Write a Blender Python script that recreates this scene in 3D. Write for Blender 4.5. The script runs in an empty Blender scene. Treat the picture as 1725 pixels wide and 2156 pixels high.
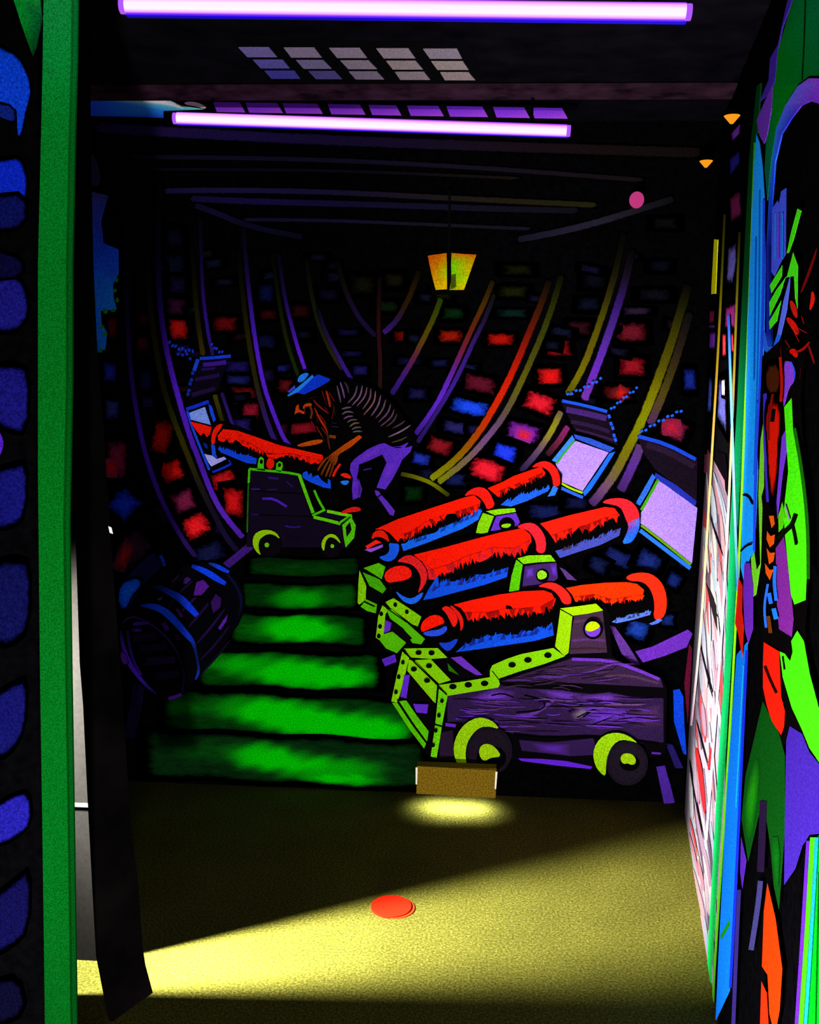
import bpy, bmesh, math, random
from mathutils import Vector, Matrix
from mathutils.geometry import tessellate_polygon
random.seed(7)
S = bpy.context.scene
COL = S.collection
# ------------------------------------------------------------------ camera
F_PX, W_PX, H_PX = 2050.0, 1725.0, 2156.0
CAM = Vector((0, 0, 1.5))
ROT = (Matrix.Rotation(math.radians(3.4), 3, 'Z') @ Matrix.Rotation(math.radians(90 - 8.0), 3, 'X')
       @ Matrix.Rotation(0.014, 3, 'Z'))
cd = bpy.data.cameras.new('camera'); cam = bpy.data.objects.new('camera', cd); COL.objects.link(cam)
cam.location = CAM; cam.rotation_euler = ROT.to_euler()
cd.sensor_fit = 'VERTICAL'; cd.sensor_height = 36; cd.lens = 36 * F_PX / H_PX
cd.clip_start = 0.02
S.camera = cam

def ray(px, py):
    return ROT @ Vector(((px - W_PX / 2) / F_PX, -(py - H_PX / 2) / F_PX, -1.0))

class Plane:
    def __init__(self, p, n):
        self.p = Vector(p); self.n = Vector(n).normalized()
    def at(self, px, py, off=0.0):
        d = ray(px, py)
        t = ((self.p + self.n * off) - CAM).dot(self.n) / d.dot(self.n)
        return CAM + d * t

FLOOR = Plane((0, 0, 0), (0, 0, 1))
CEIL_Z = 2.33
CEIL = Plane((0, 0, CEIL_Z), (0, 0, -1))
D = FLOOR.at(862, 1668).y
BACK = Plane((0, D, 0), (0, -1, 0))
q1 = FLOOR.at(1441, 1702); q2 = FLOOR.at(1507, 2112)
wd = (q2 - q1).normalized()
RIGHT = Plane(q1, (wd.y, -wd.x, 0))
if RIGHT.n.x > 0: RIGHT.n = -RIGHT.n
FY = 1.60
FRONT = Plane((0, FY, 0), (0, -1, 0))

ZONES = {'P': (0, 0, 1), 'Z1': (0, 0, 2.875), 'Z2': (450, 0, 2.875), 'Z3': (1050, 0, 2.5556), 'Z4': (180, 600, 3.317), 'Z5': (600, 500, 3.45),
         'Z6': (1050, 550, 3.08), 'R1': (200, 1100, 2.875), 'R2': (720, 950, 4.3125), 'R3': (1050, 1000, 4.0116),
         'R4': (780, 1250, 3.45), 'R5': (1200, 1200, 3.594), 'R6': (1400, 600, 2.695), 'R7': (1400, 1300, 2.52),
         'R8': (0, 1500, 2.875), 'A1': (580, 770, 5.39), 'A2': (380, 840, 4.3125), 'A3': (230, 1150, 5.75),
         'A4': (220, 380, 4.3125), 'A5': (850, 480, 3.45), 'A6': (1560, 0, 3.079), 'A7': (1540, 700, 3.081),
         'A8': (0, 0, 2.695), 'B1': (0, 700, 2.695), 'B2': (0, 1400, 2.852), 'B3': (1540, 1350, 2.675),
         'B4': (180, 600, 3.593), 'B5': (640, 1640, 2.0536), 'B6': (180, 180, 2.464), 'B7': (880, 150, 2.27)}

def zp(z, pts):
    x0, y0, s = ZONES[z]
    return [(x0 + u / s, y0 + v / s) for u, v in pts]
def zs(z, w): return w / ZONES[z][2]

def lin(c):
    return tuple((v / 255 / 12.92) if v <= 10 else ((v / 255 + 0.055) / 1.055) ** 2.4 for v in c)

# ------------------------------------------------------------------ materials
def newmat(name):
    m = bpy.data.materials.new(name); m.use_nodes = True
    nt = m.node_tree; b = nt.nodes['Principled BSDF']
    b.inputs['Roughness'].default_value = 0.85
    b.inputs['Specular IOR Level'].default_value = 0.0
    return m, nt, b

def paint_material(name, fine=260.0, mottle=0.35, stretch=(1, 1, 1), brush=55.0, hard=2.6):
    """painted surface: colour from the mesh, dry-brush edges where the paint thins out, grain"""
    m, nt, b = newmat(name)
    N, L = nt.nodes.new, nt.links.new
    at = N('ShaderNodeAttribute'); at.attribute_name = 'paint'
    tc = N('ShaderNodeTexCoord'); mp = N('ShaderNodeMapping'); mp.inputs['Scale'].default_value = stretch
    L(tc.outputs['Object'], mp.inputs['Vector'])
    n1 = N('ShaderNodeTexNoise'); n1.inputs['Scale'].default_value = brush; n1.inputs['Detail'].default_value = 5; n1.inputs['Roughness'].default_value = 0.7
    L(mp.outputs[0], n1.inputs['Vector'])
    n2 = N('ShaderNodeTexNoise'); n2.inputs['Scale'].default_value = fine; n2.inputs['Detail'].default_value = 2
    L(tc.outputs['Object'], n2.inputs['Vector'])
    # coverage = clamp((alpha*1.5 - noise) * 3.2 )
    a = N('ShaderNodeMath'); a.operation = 'MULTIPLY_ADD'; a.inputs[1].default_value = 1.45; a.inputs[2].default_value = 0.0
    L(at.outputs['Alpha'], a.inputs[0])
    s = N('ShaderNodeMath'); s.operation = 'SUBTRACT'; L(a.outputs[0], s.inputs[0]); L(n1.outputs['Fac'], s.inputs[1])
    k = N('ShaderNodeMath'); k.operation = 'MULTIPLY'; k.use_clamp = True; k.inputs[1].default_value = hard; L(s.outputs[0], k.inputs[0])
    g = N('ShaderNodeMapRange'); g.inputs['From Min'].default_value = 0.3; g.inputs['From Max'].default_value = 0.7
    g.inputs['To Min'].default_value = 1 - mottle; g.inputs['To Max'].default_value = 1 + mottle
    L(n2.outputs['Fac'], g.inputs['Value'])
    kk = N('ShaderNodeMath'); kk.operation = 'MULTIPLY'; L(k.outputs[0], kk.inputs[0]); L(g.outputs[0], kk.inputs[1])
    v = N('ShaderNodeVectorMath'); v.operation = 'SCALE'; L(at.outputs['Color'], v.inputs[0]); L(kk.outputs[0], v.inputs['Scale'])
    L(v.outputs[0], b.inputs['Base Color'])
    return m

PAINT = paint_material('fluorescent_paint')
FIELD = paint_material('dry_brushed_paint', mottle=0.5, stretch=(1, 1, 1.5), brush=46, hard=2.0)
PLANKPAINT = paint_material('plank_paint', mottle=0.45, stretch=(0.45, 1, 1.6), brush=34, hard=1.7)

def plain(name, c, rough=0.8, noise=0.0, scale=60, spec=0.0, metal=0.0):
    m, nt, b = newmat(name)
    b.inputs['Roughness'].default_value = rough; b.inputs['Specular IOR Level'].default_value = spec
    b.inputs['Metallic'].default_value = metal
    N, L = nt.nodes.new, nt.links.new
    tc = N('ShaderNodeTexCoord'); n = N('ShaderNodeTexNoise'); n.inputs['Scale'].default_value = scale; n.inputs['Detail'].default_value = 3
    L(tc.outputs['Object'], n.inputs['Vector'])
    r = N('ShaderNodeValToRGB')
    r.color_ramp.elements[0].position = 0.3; r.color_ramp.elements[1].position = 0.7
    r.color_ramp.elements[0].color = tuple(x * (1 - noise) for x in c) + (1,)
    r.color_ramp.elements[1].color = tuple(min(1, x * (1 + noise)) for x in c) + (1,)
    L(n.outputs['Fac'], r.inputs['Fac']); L(r.outputs['Color'], b.inputs['Base Color'])
    return m

def glow(name, c, strength):
    m = bpy.data.materials.new(name); m.use_nodes = True
    nt = m.node_tree; nt.nodes.clear()
    e = nt.nodes.new('ShaderNodeEmission'); o = nt.nodes.new('ShaderNodeOutputMaterial')
    e.inputs['Color'].default_value = tuple(c) + (1,); e.inputs['Strength'].default_value = strength
    nt.links.new(e.outputs[0], o.inputs[0])
    return m

BLACK = plain('black_board', (0.0011, 0.0010, 0.0013), noise=0.4)
K = 1.1          # how bright white paint is on the mural under the added fill spots

# ------------------------------------------------------------------ objects
def tag(o, label=None, cat=None, group=None, kind=None):
    if label: o['label'] = label
    if cat: o['category'] = cat
    if group: o['group'] = group
    if kind: o['kind'] = kind
    return o

def empty(name, loc, label, cat, group=None):
    o = bpy.data.objects.new(name, None); COL.objects.link(o); o.location = loc; o.empty_display_size = 0.05
    return tag(o, label, cat, group)

def wloc(o):
    v = Vector(o.location)
    while o.parent: o = o.parent; v += o.location
    return v

class Sheet:
    """collects painted shapes on one plane into a single mesh"""
    def __init__(self, plane, off, k=1.0, step=0.0005):
        self.pl, self.off, self.k, self.step = plane, off, k, step
        self.v, self.f, self.c = [], [], []
        self.cur = off
    def col(self, c, a=1.0):
        return tuple(min(0.95, x / (K * self.k)) for x in lin(c)) + (a,)
    def add(self, pts3, faces, cols):
        b = len(self.v); self.v += pts3
        self.f += [tuple(b + i for i in f) for f in faces]; self.c += cols
    def nxt(self):
        self.cur += self.step; return self.cur
    def poly(self, z, pts, c, thick=0.0, sm=0, a=1.0, cols=None):
        """flat shape; thick gives it sides reaching back towards the wall"""
        p = zp(z, pts)
        for _ in range(sm):
            q, qc = [], []
            n = len(p)
            for i in range(n):
                (x0, y0), (x1, y1) = p[i], p[(i + 1) % n]
                q += [(x0 * .75 + x1 * .25, y0 * .75 + y1 * .25), (x0 * .25 + x1 * .75, y0 * .25 + y1 * .75)]
                if cols:
                    a0, a1 = cols[i], cols[(i + 1) % n]
                    qc += [tuple(u * .75 + w * .25 for u, w in zip(a0, a1)), tuple(u * .25 + w * .75 for u, w in zip(a0, a1))]
            p = q; cols = qc if cols else None
        o = self.nxt(); n = len(p)
        top = [self.pl.at(x, y, o) for x, y in p]
        cc = [self.col(x, a) for x in cols] if cols else [self.col(c, a)] * n
        tri = [tuple(t) for t in tessellate_polygon([[Vector((x, y, 0)) for x, y in p]])]
        self.add(top, tri, cc)
        th = thick if thick else self.step * 0.9
        nn = self.pl.n
        side = top + [t - nn * th for t in top]
        self.add(side, [(i, (i + 1) % n, n + (i + 1) % n, n + i) for i in range(n)], cc + cc)
        return self
    def soft(self, z, pts, c, f=0.45, a=1.0, sm=1, core=None, bg=None):
        """brushed patch whose paint thins out towards its rim"""
        p = zp(z, pts)
        for _ in range(sm):
            q = []
            for i in range(len(p)):
                (x0, y0), (x1, y1) = p[i], p[(i + 1) % len(p)]
                q += [(x0 * .75 + x1 * .25, y0 * .75 + y1 * .25), (x0 * .25 + x1 * .75, y0 * .25 + y1 * .75)]
            p = q
        n = len(p); cx = sum(x for x, _ in p) / n; cy = sum(y for _, y in p) / n
        o = self.nxt()
        rings = [(1.0, 0.0), (1 - f * 0.5, 0.55 * a), (1 - f, a)]
        mixc = lambda al: tuple(g + (h - g) * al / a for g, h in zip(bg, c))
        v, cc = [], []
        for r, al in rings:
            v += [self.pl.at(cx + (x - cx) * r, cy + (y - cy) * r, o) for x, y in p]
            cc += [self.col(mixc(al), a) if bg else self.col(c, al)] * n
        v.append(self.pl.at(cx, cy, o)); cc.append(self.col(core or c, a))
        fs = []
        for k in range(2):
            fs += [(k * n + i, k * n + (i + 1) % n, (k + 1) * n + (i + 1) % n, (k + 1) * n + i) for i in range(n)]
        fs += [(2 * n + i, 2 * n + (i + 1) % n, 3 * n) for i in range(n)]
        self.add(v, fs, cc)
        return self
    def blob(self, x, y, w, h, c, ang=0, f=0.5, a=1.0, z='P', bg=None):
        """soft brick-like patch"""
        ca, sa = math.cos(math.radians(ang)), math.sin(math.radians(ang))
        pts = []
        for u, v in ((-1, -1), (0, -1.05), (1, -.95), (1.05, 0), (1, 1), (0, 1.05), (-1, .95), (-1.04, 0)):
            u *= w / 2 * random.uniform(.9, 1.1); v *= h / 2 * random.uniform(.9, 1.1)
            pts.append((x + u * ca - v * sa, y + u * sa + v * ca))
        return self.soft(z, pts, tuple(min(255, x * 1.08) for x in c), f=f, a=a, sm=0, bg=bg)
    def stroke(self, z, pts, w, c, cols=None, taper=False, a=1.0, sm=2, ws=None, ends=1.0, se=None):
        p = zp(z, pts); w = zs(z, w)
        if ws: ws = [zs(z, x) for x in ws]
        else: ws = [w] * len(p)
        cols = list(cols) if cols else [c] * len(p)
        for _ in range(sm if len(p) > 2 else 0):
            q, qc, qw = [p[0]], [cols[0]], [ws[0]]
            for i in range(len(p) - 1):
                for t in (.25, .75):
                    q.append(tuple(u * (1 - t) + v * t for u, v in zip(p[i], p[i + 1])))
                    qc.append(tuple(u * (1 - t) + v * t for u, v in zip(cols[i], cols[i + 1])))
                    qw.append(ws[i] * (1 - t) + ws[i + 1] * t)
            q.append(p[-1]); qc.append(cols[-1]); qw.append(ws[-1])
            p, cols, ws = q, qc, qw
        o = self.nxt(); n = len(p); v, cc = [], []
        for i in range(n):
            i0, i1 = max(0, i - 1), min(n - 1, i + 1)
            dx, dy = p[i1][0] - p[i0][0], p[i1][1] - p[i0][1]
            l = math.hypot(dx, dy) or 1
            nx, ny = -dy / l, dx / l
            wk = ws[i] / 2
            if taper: wk *= max(0.18, math.sin(math.pi * (0.06 + 0.88 * i / (n - 1))))
            al = a if 0 < i < n - 1 else a * ends
            prof = [(1, al), (-1, al)] if se is None else [(1.02, al * se), (.36, al), (-.36, al), (-1.02, al * se)]
            for u, aa in prof:
                v.append(self.pl.at(p[i][0] + nx * wk * u, p[i][1] + ny * wk * u, o)); cc.append(self.col(cols[i], aa))
        m = len(prof)
        self.add(v, [(m * i + j, m * i + j + 1, m * i + m + j + 1, m * i + m + j) for i in range(n - 1) for j in range(m - 1)], cc)
        return self
    def jag(self, z, pts, vec, c, n, w=5.0, c2=None):
        """dry brush teeth left along the edge of a painted band"""
        p = zp(z, pts); seg = [math.dist(p[i], p[i + 1]) for i in range(len(p) - 1)]; tot = sum(seg); o = self.nxt()
        for _ in range(n):
            d = random.random() * tot
            for i, l in enumerate(seg):
                if d <= l or i == len(seg) - 1: break
                d -= l
            k = min(1, d / seg[i]); x, y = (p[i][0] + (p[i + 1][0] - p[i][0]) * k, p[i][1] + (p[i + 1][1] - p[i][1]) * k)
            ux, uy = (p[i + 1][0] - p[i][0]) / seg[i], (p[i + 1][1] - p[i][1]) / seg[i]
            h = random.uniform(.25, 1.1); ww = w * random.uniform(.7, 1.7)
            q = [(x - ux * ww - vec[0] * .5, y - uy * ww - vec[1] * .5), (x + ux * ww - vec[0] * .5, y + uy * ww - vec[1] * .5), (x + vec[0] * h + random.uniform(-1, 1), y + vec[1] * h)]
            cc = c if (c2 is None or random.random() < .6) else c2
            o += self.step * .02
            self.add([self.pl.at(a, b, o) for a, b in q], [(0, 1, 2)], [self.col(cc)] * 3)
        self.cur = o
        return self
    def disc(self, z, x, y, rx, ry, c, thick=0.0, n=28, a=1.0, ang=0):
        ca, sa = math.cos(ang), math.sin(ang)
        pts = []
        for i in range(n):
            u, v = rx * math.cos(i * 2 * math.pi / n), ry * math.sin(i * 2 * math.pi / n)
            pts.append((x + u * ca - v * sa, y + u * sa + v * ca))
        return self.poly(z, pts, c, thick=thick, a=a)
    def build(self, name, parent=None, mat=None, loc=None):
        if loc is None:
            loc = wloc(parent) if parent else sum((Vector(v) for v in self.v), Vector()) / len(self.v)
        me = bpy.data.meshes.new(name)
        me.from_pydata([tuple(v - loc) for v in self.v], [], self.f)
        at = me.color_attributes.new('paint', 'FLOAT_COLOR', 'POINT')
        at.data.foreach_set('color', [x for c in self.c for x in c])
        # make every face look towards the viewer's side of its plane
        bm = bmesh.new(); bm.from_mesh(me)
        bm.normal_update()
        for f in bm.faces:
            d = f.normal.dot(self.pl.n)
            if d < -0.5: f.normal_flip()
        bm.to_mesh(me); bm.free()
        me.materials.append(mat or PAINT)
        o = bpy.data.objects.new(name, me); COL.objects.link(o)
        if parent: o.parent = parent
        else: o.location = loc
        return o

def meshobj(name, bm, mat, parent=None, loc=None, smooth=False):
    loc = Vector(loc) if loc is not None else (wloc(parent) if parent else Vector())
    for v in bm.verts: v.co -= loc
    bmesh.ops.recalc_face_normals(bm, faces=bm.faces[:])
    me = bpy.data.meshes.new(name); bm.to_mesh(me); bm.free()
    if smooth:
        for p in me.polygons: p.use_smooth = True
    me.materials.append(mat)
    o = bpy.data.objects.new(name, me); COL.objects.link(o)
    if parent: o.parent = parent
    else: o.location = loc
    return o

def box_bm(lo, hi, bev=0.0, bm=None):
    bm = bm or bmesh.new()
    g = bmesh.ops.create_cube(bm, size=1)['verts']
    lo, hi = Vector(lo), Vector(hi)
    for v in g: v.co = Vector(((lo.x + hi.x) / 2 + v.co.x * (hi.x - lo.x), (lo.y + hi.y) / 2 + v.co.y * (hi.y - lo.y), (lo.z + hi.z) / 2 + v.co.z * (hi.z - lo.z)))
    if bev:
        es = list({e for v in g for e in v.link_edges})
        bmesh.ops.bevel(bm, geom=es, offset=bev, segments=2, affect='EDGES')
    return bm

def prism_bm(foot, z0, top, z1):
    bm = bmesh.new(); n = len(foot)
    a = [bm.verts.new((x, y, z0)) for x, y in foot]; b = [bm.verts.new((x, y, z1)) for x, y in top]
    bm.faces.new(a); bm.faces.new(b)
    for i in range(n): bm.faces.new((a[i], a[(i + 1) % n], b[(i + 1) % n], b[i]))
    return bm

def tube_bm(p0, p1, r, seg=20, r1=None, bm=None):
    bm = bm or bmesh.new(); p0, p1 = Vector(p0), Vector(p1)
    d = p1 - p0; q = d.to_track_quat('Z', 'Y').to_matrix().to_4x4()
    bmesh.ops.create_cone(bm, cap_ends=True, segments=seg, radius1=r, radius2=r if r1 is None else r1, depth=d.length,
                          matrix=Matrix.Translation((p0 + p1) / 2) @ q)
    return bm

# ================================================================== THE ROOM
def carpet():
    m, nt, b = newmat('olive_carpet')
    N, L = nt.nodes.new, nt.links.new
    tc = N('ShaderNodeTexCoord')
    n1 = N('ShaderNodeTexNoise'); n1.inputs['Scale'].default_value = 150; n1.inputs['Detail'].default_value = 4; n1.inputs['Roughness'].default_value = 0.75
    n2 = N('ShaderNodeTexNoise'); n2.inputs['Scale'].default_value = 5; n2.inputs['Detail'].default_value = 3
    L(tc.outputs['Object'], n1.inputs['Vector']); L(tc.outputs['Object'], n2.inputs['Vector'])
    r = N('ShaderNodeValToRGB'); e = r.color_ramp.elements
    e[0].position = 0.28; e[0].color = (0.008, 0.017, 0.003, 1); e[1].position = 0.72; e[1].color = (0.17, 0.157, 0.032, 1)
    k = e.new(0.5); k.color = (0.066, 0.064, 0.010, 1)
    L(n1.outputs['Fac'], r.inputs['Fac'])
    g = N('ShaderNodeMapRange'); g.inputs['To Min'].default_value = 0.7; g.inputs['To Max'].default_value = 1.3
    L(n2.outputs['Fac'], g.inputs['Value'])
    v = N('ShaderNodeVectorMath'); v.operation = 'SCALE'; L(r.outputs['Color'], v.inputs[0]); L(g.outputs[0], v.inputs['Scale'])
    L(v.outputs[0], b.inputs['Base Color'])
    bp = N('ShaderNodeBump'); bp.inputs['Strength'].default_value = 0.12; bp.inputs['Distance'].default_value = 0.004
    L(n1.outputs['Fac'], bp.inputs['Height']); L(bp.outputs[0], b.inputs['Normal'])
    b.inputs['Roughness'].default_value = 0.95
    return m
tag(meshobj('floor', box_bm((-2.2, -0.6, -0.06), (1.9, D + 0.1, 0)), carpet()), 'olive green speckled carpet of the golf lane', kind='structure')
DARKCEIL = plain('dark_ceiling_paint', (0.003, 0.0025, 0.004), noise=0.5, scale=9)
tag(meshobj('ceiling', box_bm((-2.2, -0.6, CEIL_Z), (1.9, D + 0.1, CEIL_Z + 0.06)), DARKCEIL), 'black painted ceiling over the lane', kind='structure')
bk = box_bm((-1.9, D, 0), (1.9, D + 0.1, CEIL_Z))
tag(meshobj('wall_back', bk, BLACK), 'black wall at the end of the lane carrying the ship mural', kind='structure')
# right wall, slightly splayed
e0 = q1 - wd * 0.45; e1 = q1 + wd * 3.3
nr = -RIGHT.n
wr = [(e0.x, e0.y), (e1.x, e1.y), (e1.x + nr.x * .09, e1.y + nr.y * .09), (e0.x + nr.x * .09, e0.y + nr.y * .09)]
wr_o = tag(meshobj('wall_right', prism_bm(wr, 0, wr, CEIL_Z), BLACK), 'dark side wall covered with painted planks and figures', kind='structure')
# left front wall with its return, and the pale passage wall seen through the gap
pL = FRONT.at(88, 800)
tag(meshobj('wall_left', box_bm((-1.6, FY + 0.02, 0), (-0.708, FY + 0.03, CEIL_Z)), BLACK), 'black front wall left of the opening painted with blue planks', kind='structure')
jm = [(-0.765, FY + 0.032), (-0.735, FY + 0.032), (-0.945, 2.115), (-0.985, 2.115)]
tag(meshobj('trim_1', prism_bm(jm, 0, jm, CEIL_Z), BLACK), 'dark return behind the green post', kind='structure')
GREY = plain('pale_grey_board', (0.0062, 0.0059, 0.0056), noise=0.12, scale=120)
gy = FLOOR.at(180, 2022).y
tag(meshobj('wall_passage', box_bm((-1.75, gy, 0), (-0.900, gy + 0.015, 2.0)), GREY), 'pale grey passage wall seen in the slot beside the green post', kind='structure')
gp = Plane((0, gy, 0), (0, -1, 0)).at(175, 1694)
tag(meshobj('trim_2', box_bm((-1.7, gy - 0.006, gp.z - 0.004), (-0.905, gy, gp.z + 0.004)), plain('pale_joint', (.06, .06, .058))), 'pale joint line across the grey passage wall', kind='structure')
tag(meshobj('wall_outer', box_bm((-1.9, 1.2, 0), (-1.82, D, CEIL_Z)), BLACK), 'dark outer wall of the passage', kind='structure')

# ================================================================== HULL PAINTING ON THE BACK WALL
hull = Sheet(BACK, 0.0005, step=0.00002)
B = hull.blob
# --- left of the first rib and between the ribs: brushed plank ends
seen = []
for a in [(232, 783, 34, 52, (24, 42, 150)), (236, 862, 36, 50, (42, 50, 118)), (247, 965, 50, 95, (112, 22, 58)), (235, 985, 26, 40, (150, 18, 20)), (262, 1062, 70, 62, (14, 46, 190), -48),
          (282, 1150, 90, 75, (46, 20, 40), -42), (262, 1170, 30, 70, (130, 18, 22), 25), (236, 690, 24, 60, (92, 18, 14)),
          (303, 672, 34, 40, (62, 10, 14)), (300, 725, 34, 50, (62, 14, 18)), (308, 800, 32, 60, (16, 20, 60)), (312, 850, 34, 46, (24, 22, 62)),
          (340, 920, 46, 80, (175, 18, 14), 10), (362, 992, 54, 52, (205, 18, 18), -20), (386, 1056, 58, 56, (110, 26, 62), -25), (413, 1108, 66, 56, (232, 26, 34), -30),
          (440, 1165, 80, 50, (20, 24, 62), -25), (318, 1000, 30, 60, (16, 14, 40), 15), (345, 1080, 40, 60, (20, 14, 34), -30),
          (376, 694, 46, 52, (180, 16, 14)), (371, 645, 50, 46, (58, 16, 50)), (368, 560, 54, 64, (14, 22, 48)), (366, 502, 50, 52, (12, 18, 40)), (375, 600, 44, 46, (28, 18, 62)),
          (386, 738, 40, 30, (24, 26, 90)), (470, 1012, 60, 46, (190, 20, 26), -18), (492, 1058, 52, 70, (200, 18, 22)), (470, 1110, 40, 40, (22, 22, 66)),
          (474, 682, 62, 36, (110, 12, 18)), (500, 772, 66, 30, (26, 20, 78)), (514, 832, 60, 46, (100, 16, 18)), (528, 866, 44, 46, (130, 18, 40)), (508, 895, 50, 34, (34, 22, 90)), (500, 800, 60, 24, (26, 30, 90)),
          (560, 618, 40, 48, (14, 26, 84)), (566, 662, 44, 28, (62, 12, 16)), (560, 720, 48, 36, (14, 18, 52)), (590, 776, 54, 18, (22, 26, 92), -8), (605, 812, 50, 34, (90, 16, 22)),
          (560, 790, 40, 34, (24, 16, 50)), (636, 902, 80, 30, (130, 16, 30), -8), (590, 905, 40, 30, (60, 14, 30)), (632, 655, 48, 34, (52, 12, 12)), (640, 705, 44, 30, (20, 18, 44)),
          (690, 620, 50, 30, (20, 16, 46)), (735, 700, 60, 16, (20, 16, 56)), (742, 745, 50, 16, (18, 18, 56)), (760, 780, 40, 26, (26, 24, 84)), (700, 560, 40, 26, (14, 14, 30)),
          (765, 600, 60, 50, (26, 30, 8)), (830, 590, 50, 40, (34, 30, 8)), (815, 645, 60, 30, (16, 36, 12)),
          (856, 708, 62, 26, (120, 16, 10)), (950, 708, 56, 32, (150, 24, 8)), (1054, 715, 66, 30, (172, 16, 8)), (954, 660, 56, 32, (10, 46, 16)), (1080, 615, 78, 30, (36, 40, 8)), (1090, 568, 80, 26, (26, 34, 8)),
          (1080, 660, 74, 22, (14, 38, 34)), (930, 620, 50, 30, (30, 36, 8)), (860, 760, 60, 20, (14, 16, 44)), (925, 765, 44, 20, (16, 18, 50)), (985, 775, 50, 20, (14, 20, 50)), (880, 830, 50, 30, (22, 20, 60)),
          (1176, 732, 64, 40, (138, 12, 14)), (1158, 792, 62, 40, (170, 16, 18)), (1160, 793, 30, 30, (215, 18, 16)), (1138, 848, 80, 50, (205, 24, 40), 20), (1103, 910, 82, 44, (120, 34, 150), 15), (1104, 916, 40, 26, (200, 26, 40), 20),
          (1064, 953, 60, 42, (30, 54, 225), 20), (1026, 990, 84, 52, (222, 26, 44), 20), (990, 857, 92, 38, (24, 66, 215), 14), (886, 967, 48, 30, (30, 46, 160), 12), (926, 938, 64, 40, (120, 18, 28), 20),
          (1010, 808, 82, 44, (82, 16, 32), 10), (960, 900, 70, 30, (34, 30, 84), 10), (1000, 905, 40, 24, (20, 20, 60)), (1330, 700, 76, 46, (110, 20, 36)), (1340, 655, 70, 20, (50, 34, 60)),
          (1332, 772, 66, 46, (132, 16, 28)), (1303, 828, 66, 38, (90, 18, 22)), (1308, 828, 26, 30, (190, 24, 18), 30), (1453, 800, 42, 76, (20, 34, 120)), (1420, 905, 90, 66, (120, 28, 60), 20), (1415, 900, 40, 34, (170, 24, 50)),
          (1250, 590, 60, 40, (14, 16, 32)), (1240, 640, 60, 34, (16, 20, 40)), (1220, 690, 60, 34, (46, 12, 22)), (1390, 560, 80, 40, (14, 16, 34)), (1400, 470, 90, 40, (20, 20, 24)), (1380, 620, 80, 30, (20, 18, 32)),
          (1150, 1080, 90, 40, (16, 22, 66)), (1215, 1060, 60, 30, (14, 16, 48)), (1300, 1175, 76, 40, (18, 26, 80), 25), (1366, 1182, 60, 50, (20, 34, 96), 30), (1260, 1190, 50, 40, (14, 20, 54), 25), (1342, 1326, 56, 50, (22, 52, 140), 20),
          (1419, 1222, 50, 50, (16, 30, 90), 30), (1406, 1306, 46, 40, (16, 32, 90)), (1440, 1180, 36, 60, (14, 20, 60)),
          (1330, 1240, 60, 30, (12, 14, 36)), (905, 1000, 60, 30, (14, 16, 44)), (960, 1010, 50, 30, (18, 24, 70)), (870, 1040, 50, 40, (6, 34, 8))]:
    host = [d for d in seen if abs(d[0] - a[0]) < d[2] * .4 and abs(d[1] - a[1]) < d[3] * .4 and d[2] > a[2]]
    seen.append(a)
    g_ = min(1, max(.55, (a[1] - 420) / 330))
    gs = 1.0 if host else .9 if a[0] > 1385 else 1.22
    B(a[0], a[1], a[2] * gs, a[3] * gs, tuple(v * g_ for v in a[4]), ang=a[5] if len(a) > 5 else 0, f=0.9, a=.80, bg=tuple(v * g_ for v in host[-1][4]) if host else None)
# extra dim plank ends so that the hull reads all over, row by row
for r in range(26):
    x = random.uniform(290, 1460); y = random.uniform(480, 900)
    B(x, y, random.uniform(34, 70), random.uniform(18, 34), random.choice([(16, 14, 34), (14, 18, 36), (26, 10, 16), (12, 16, 30)]), ang=(x - 800) * 0.02, f=0.8, a=.66)
# blue bale beside the barrel, short timbers
hull.soft('A3', [(540, 10), (640, 100), (680, 240), (600, 290), (430, 440), (330, 620), (200, 830), (130, 820), (90, 680), (100, 480), (240, 310)], (16, 20, 62), f=0.25)
hull.soft('A3', [(110, 460), (250, 360), (430, 370), (400, 480), (280, 610), (200, 800), (120, 790), (85, 640)], (10, 84, 240), f=0.5, core=(20, 110, 245))
hull.stroke('A3', [(620, 110), (650, 170), (670, 240)], 40, (20, 50, 170))
hull.stroke('R1', [(790, 265), (870, 200), (945, 140)], 46, (62, 28, 122))
hull.stroke('R1', [(270, 970), (240, 1150), (205, 1310)], 70, (22, 16, 50), ends=0.2)
tag(hull.build('hull_planks', mat=FIELD), 'dark ship hull painted on the end wall with red and blue plank ends', 'mural')
# patch of open sky at the left edge of the mural
sky = Sheet(BACK, 0.002, k=.75)
sky.poly('P', [(188, 402), (228, 412), (213, 465), (218, 512), (250, 525), (250, 576), (238, 600), (240, 630), (246, 651), (212, 655), (214, 682), (226, 700), (222, 735), (208, 742), (190, 740), (180, 560)], (20, 90, 240),
         cols=[(56, 52, 110), (50, 50, 110), (40, 60, 190), (26, 60, 200), (26, 70, 220), (24, 84, 235), (20, 110, 245), (24, 120, 250), (24, 120, 250), (24, 120, 250), (24, 120, 250), (20, 100, 240), (20, 110, 250), (20, 110, 250), (20, 110, 250), (20, 80, 235)])
sky.soft('P', [(186, 310), (206, 330), (218, 395), (186, 400)], (36, 30, 56))
for x, y in ((246, 590), (242, 612), (247, 632), (238, 654), (222, 656), (215, 688), (222, 704), (213, 738)):
    sky.disc('P', x, y, random.uniform(3, 6), random.uniform(3, 6), (40, 120, 10), n=7)
tag(sky.build('painted_sky', mat=PAINT), 'bright blue patch of sky at the broken left edge of the ship mural', 'mural sky')

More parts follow.
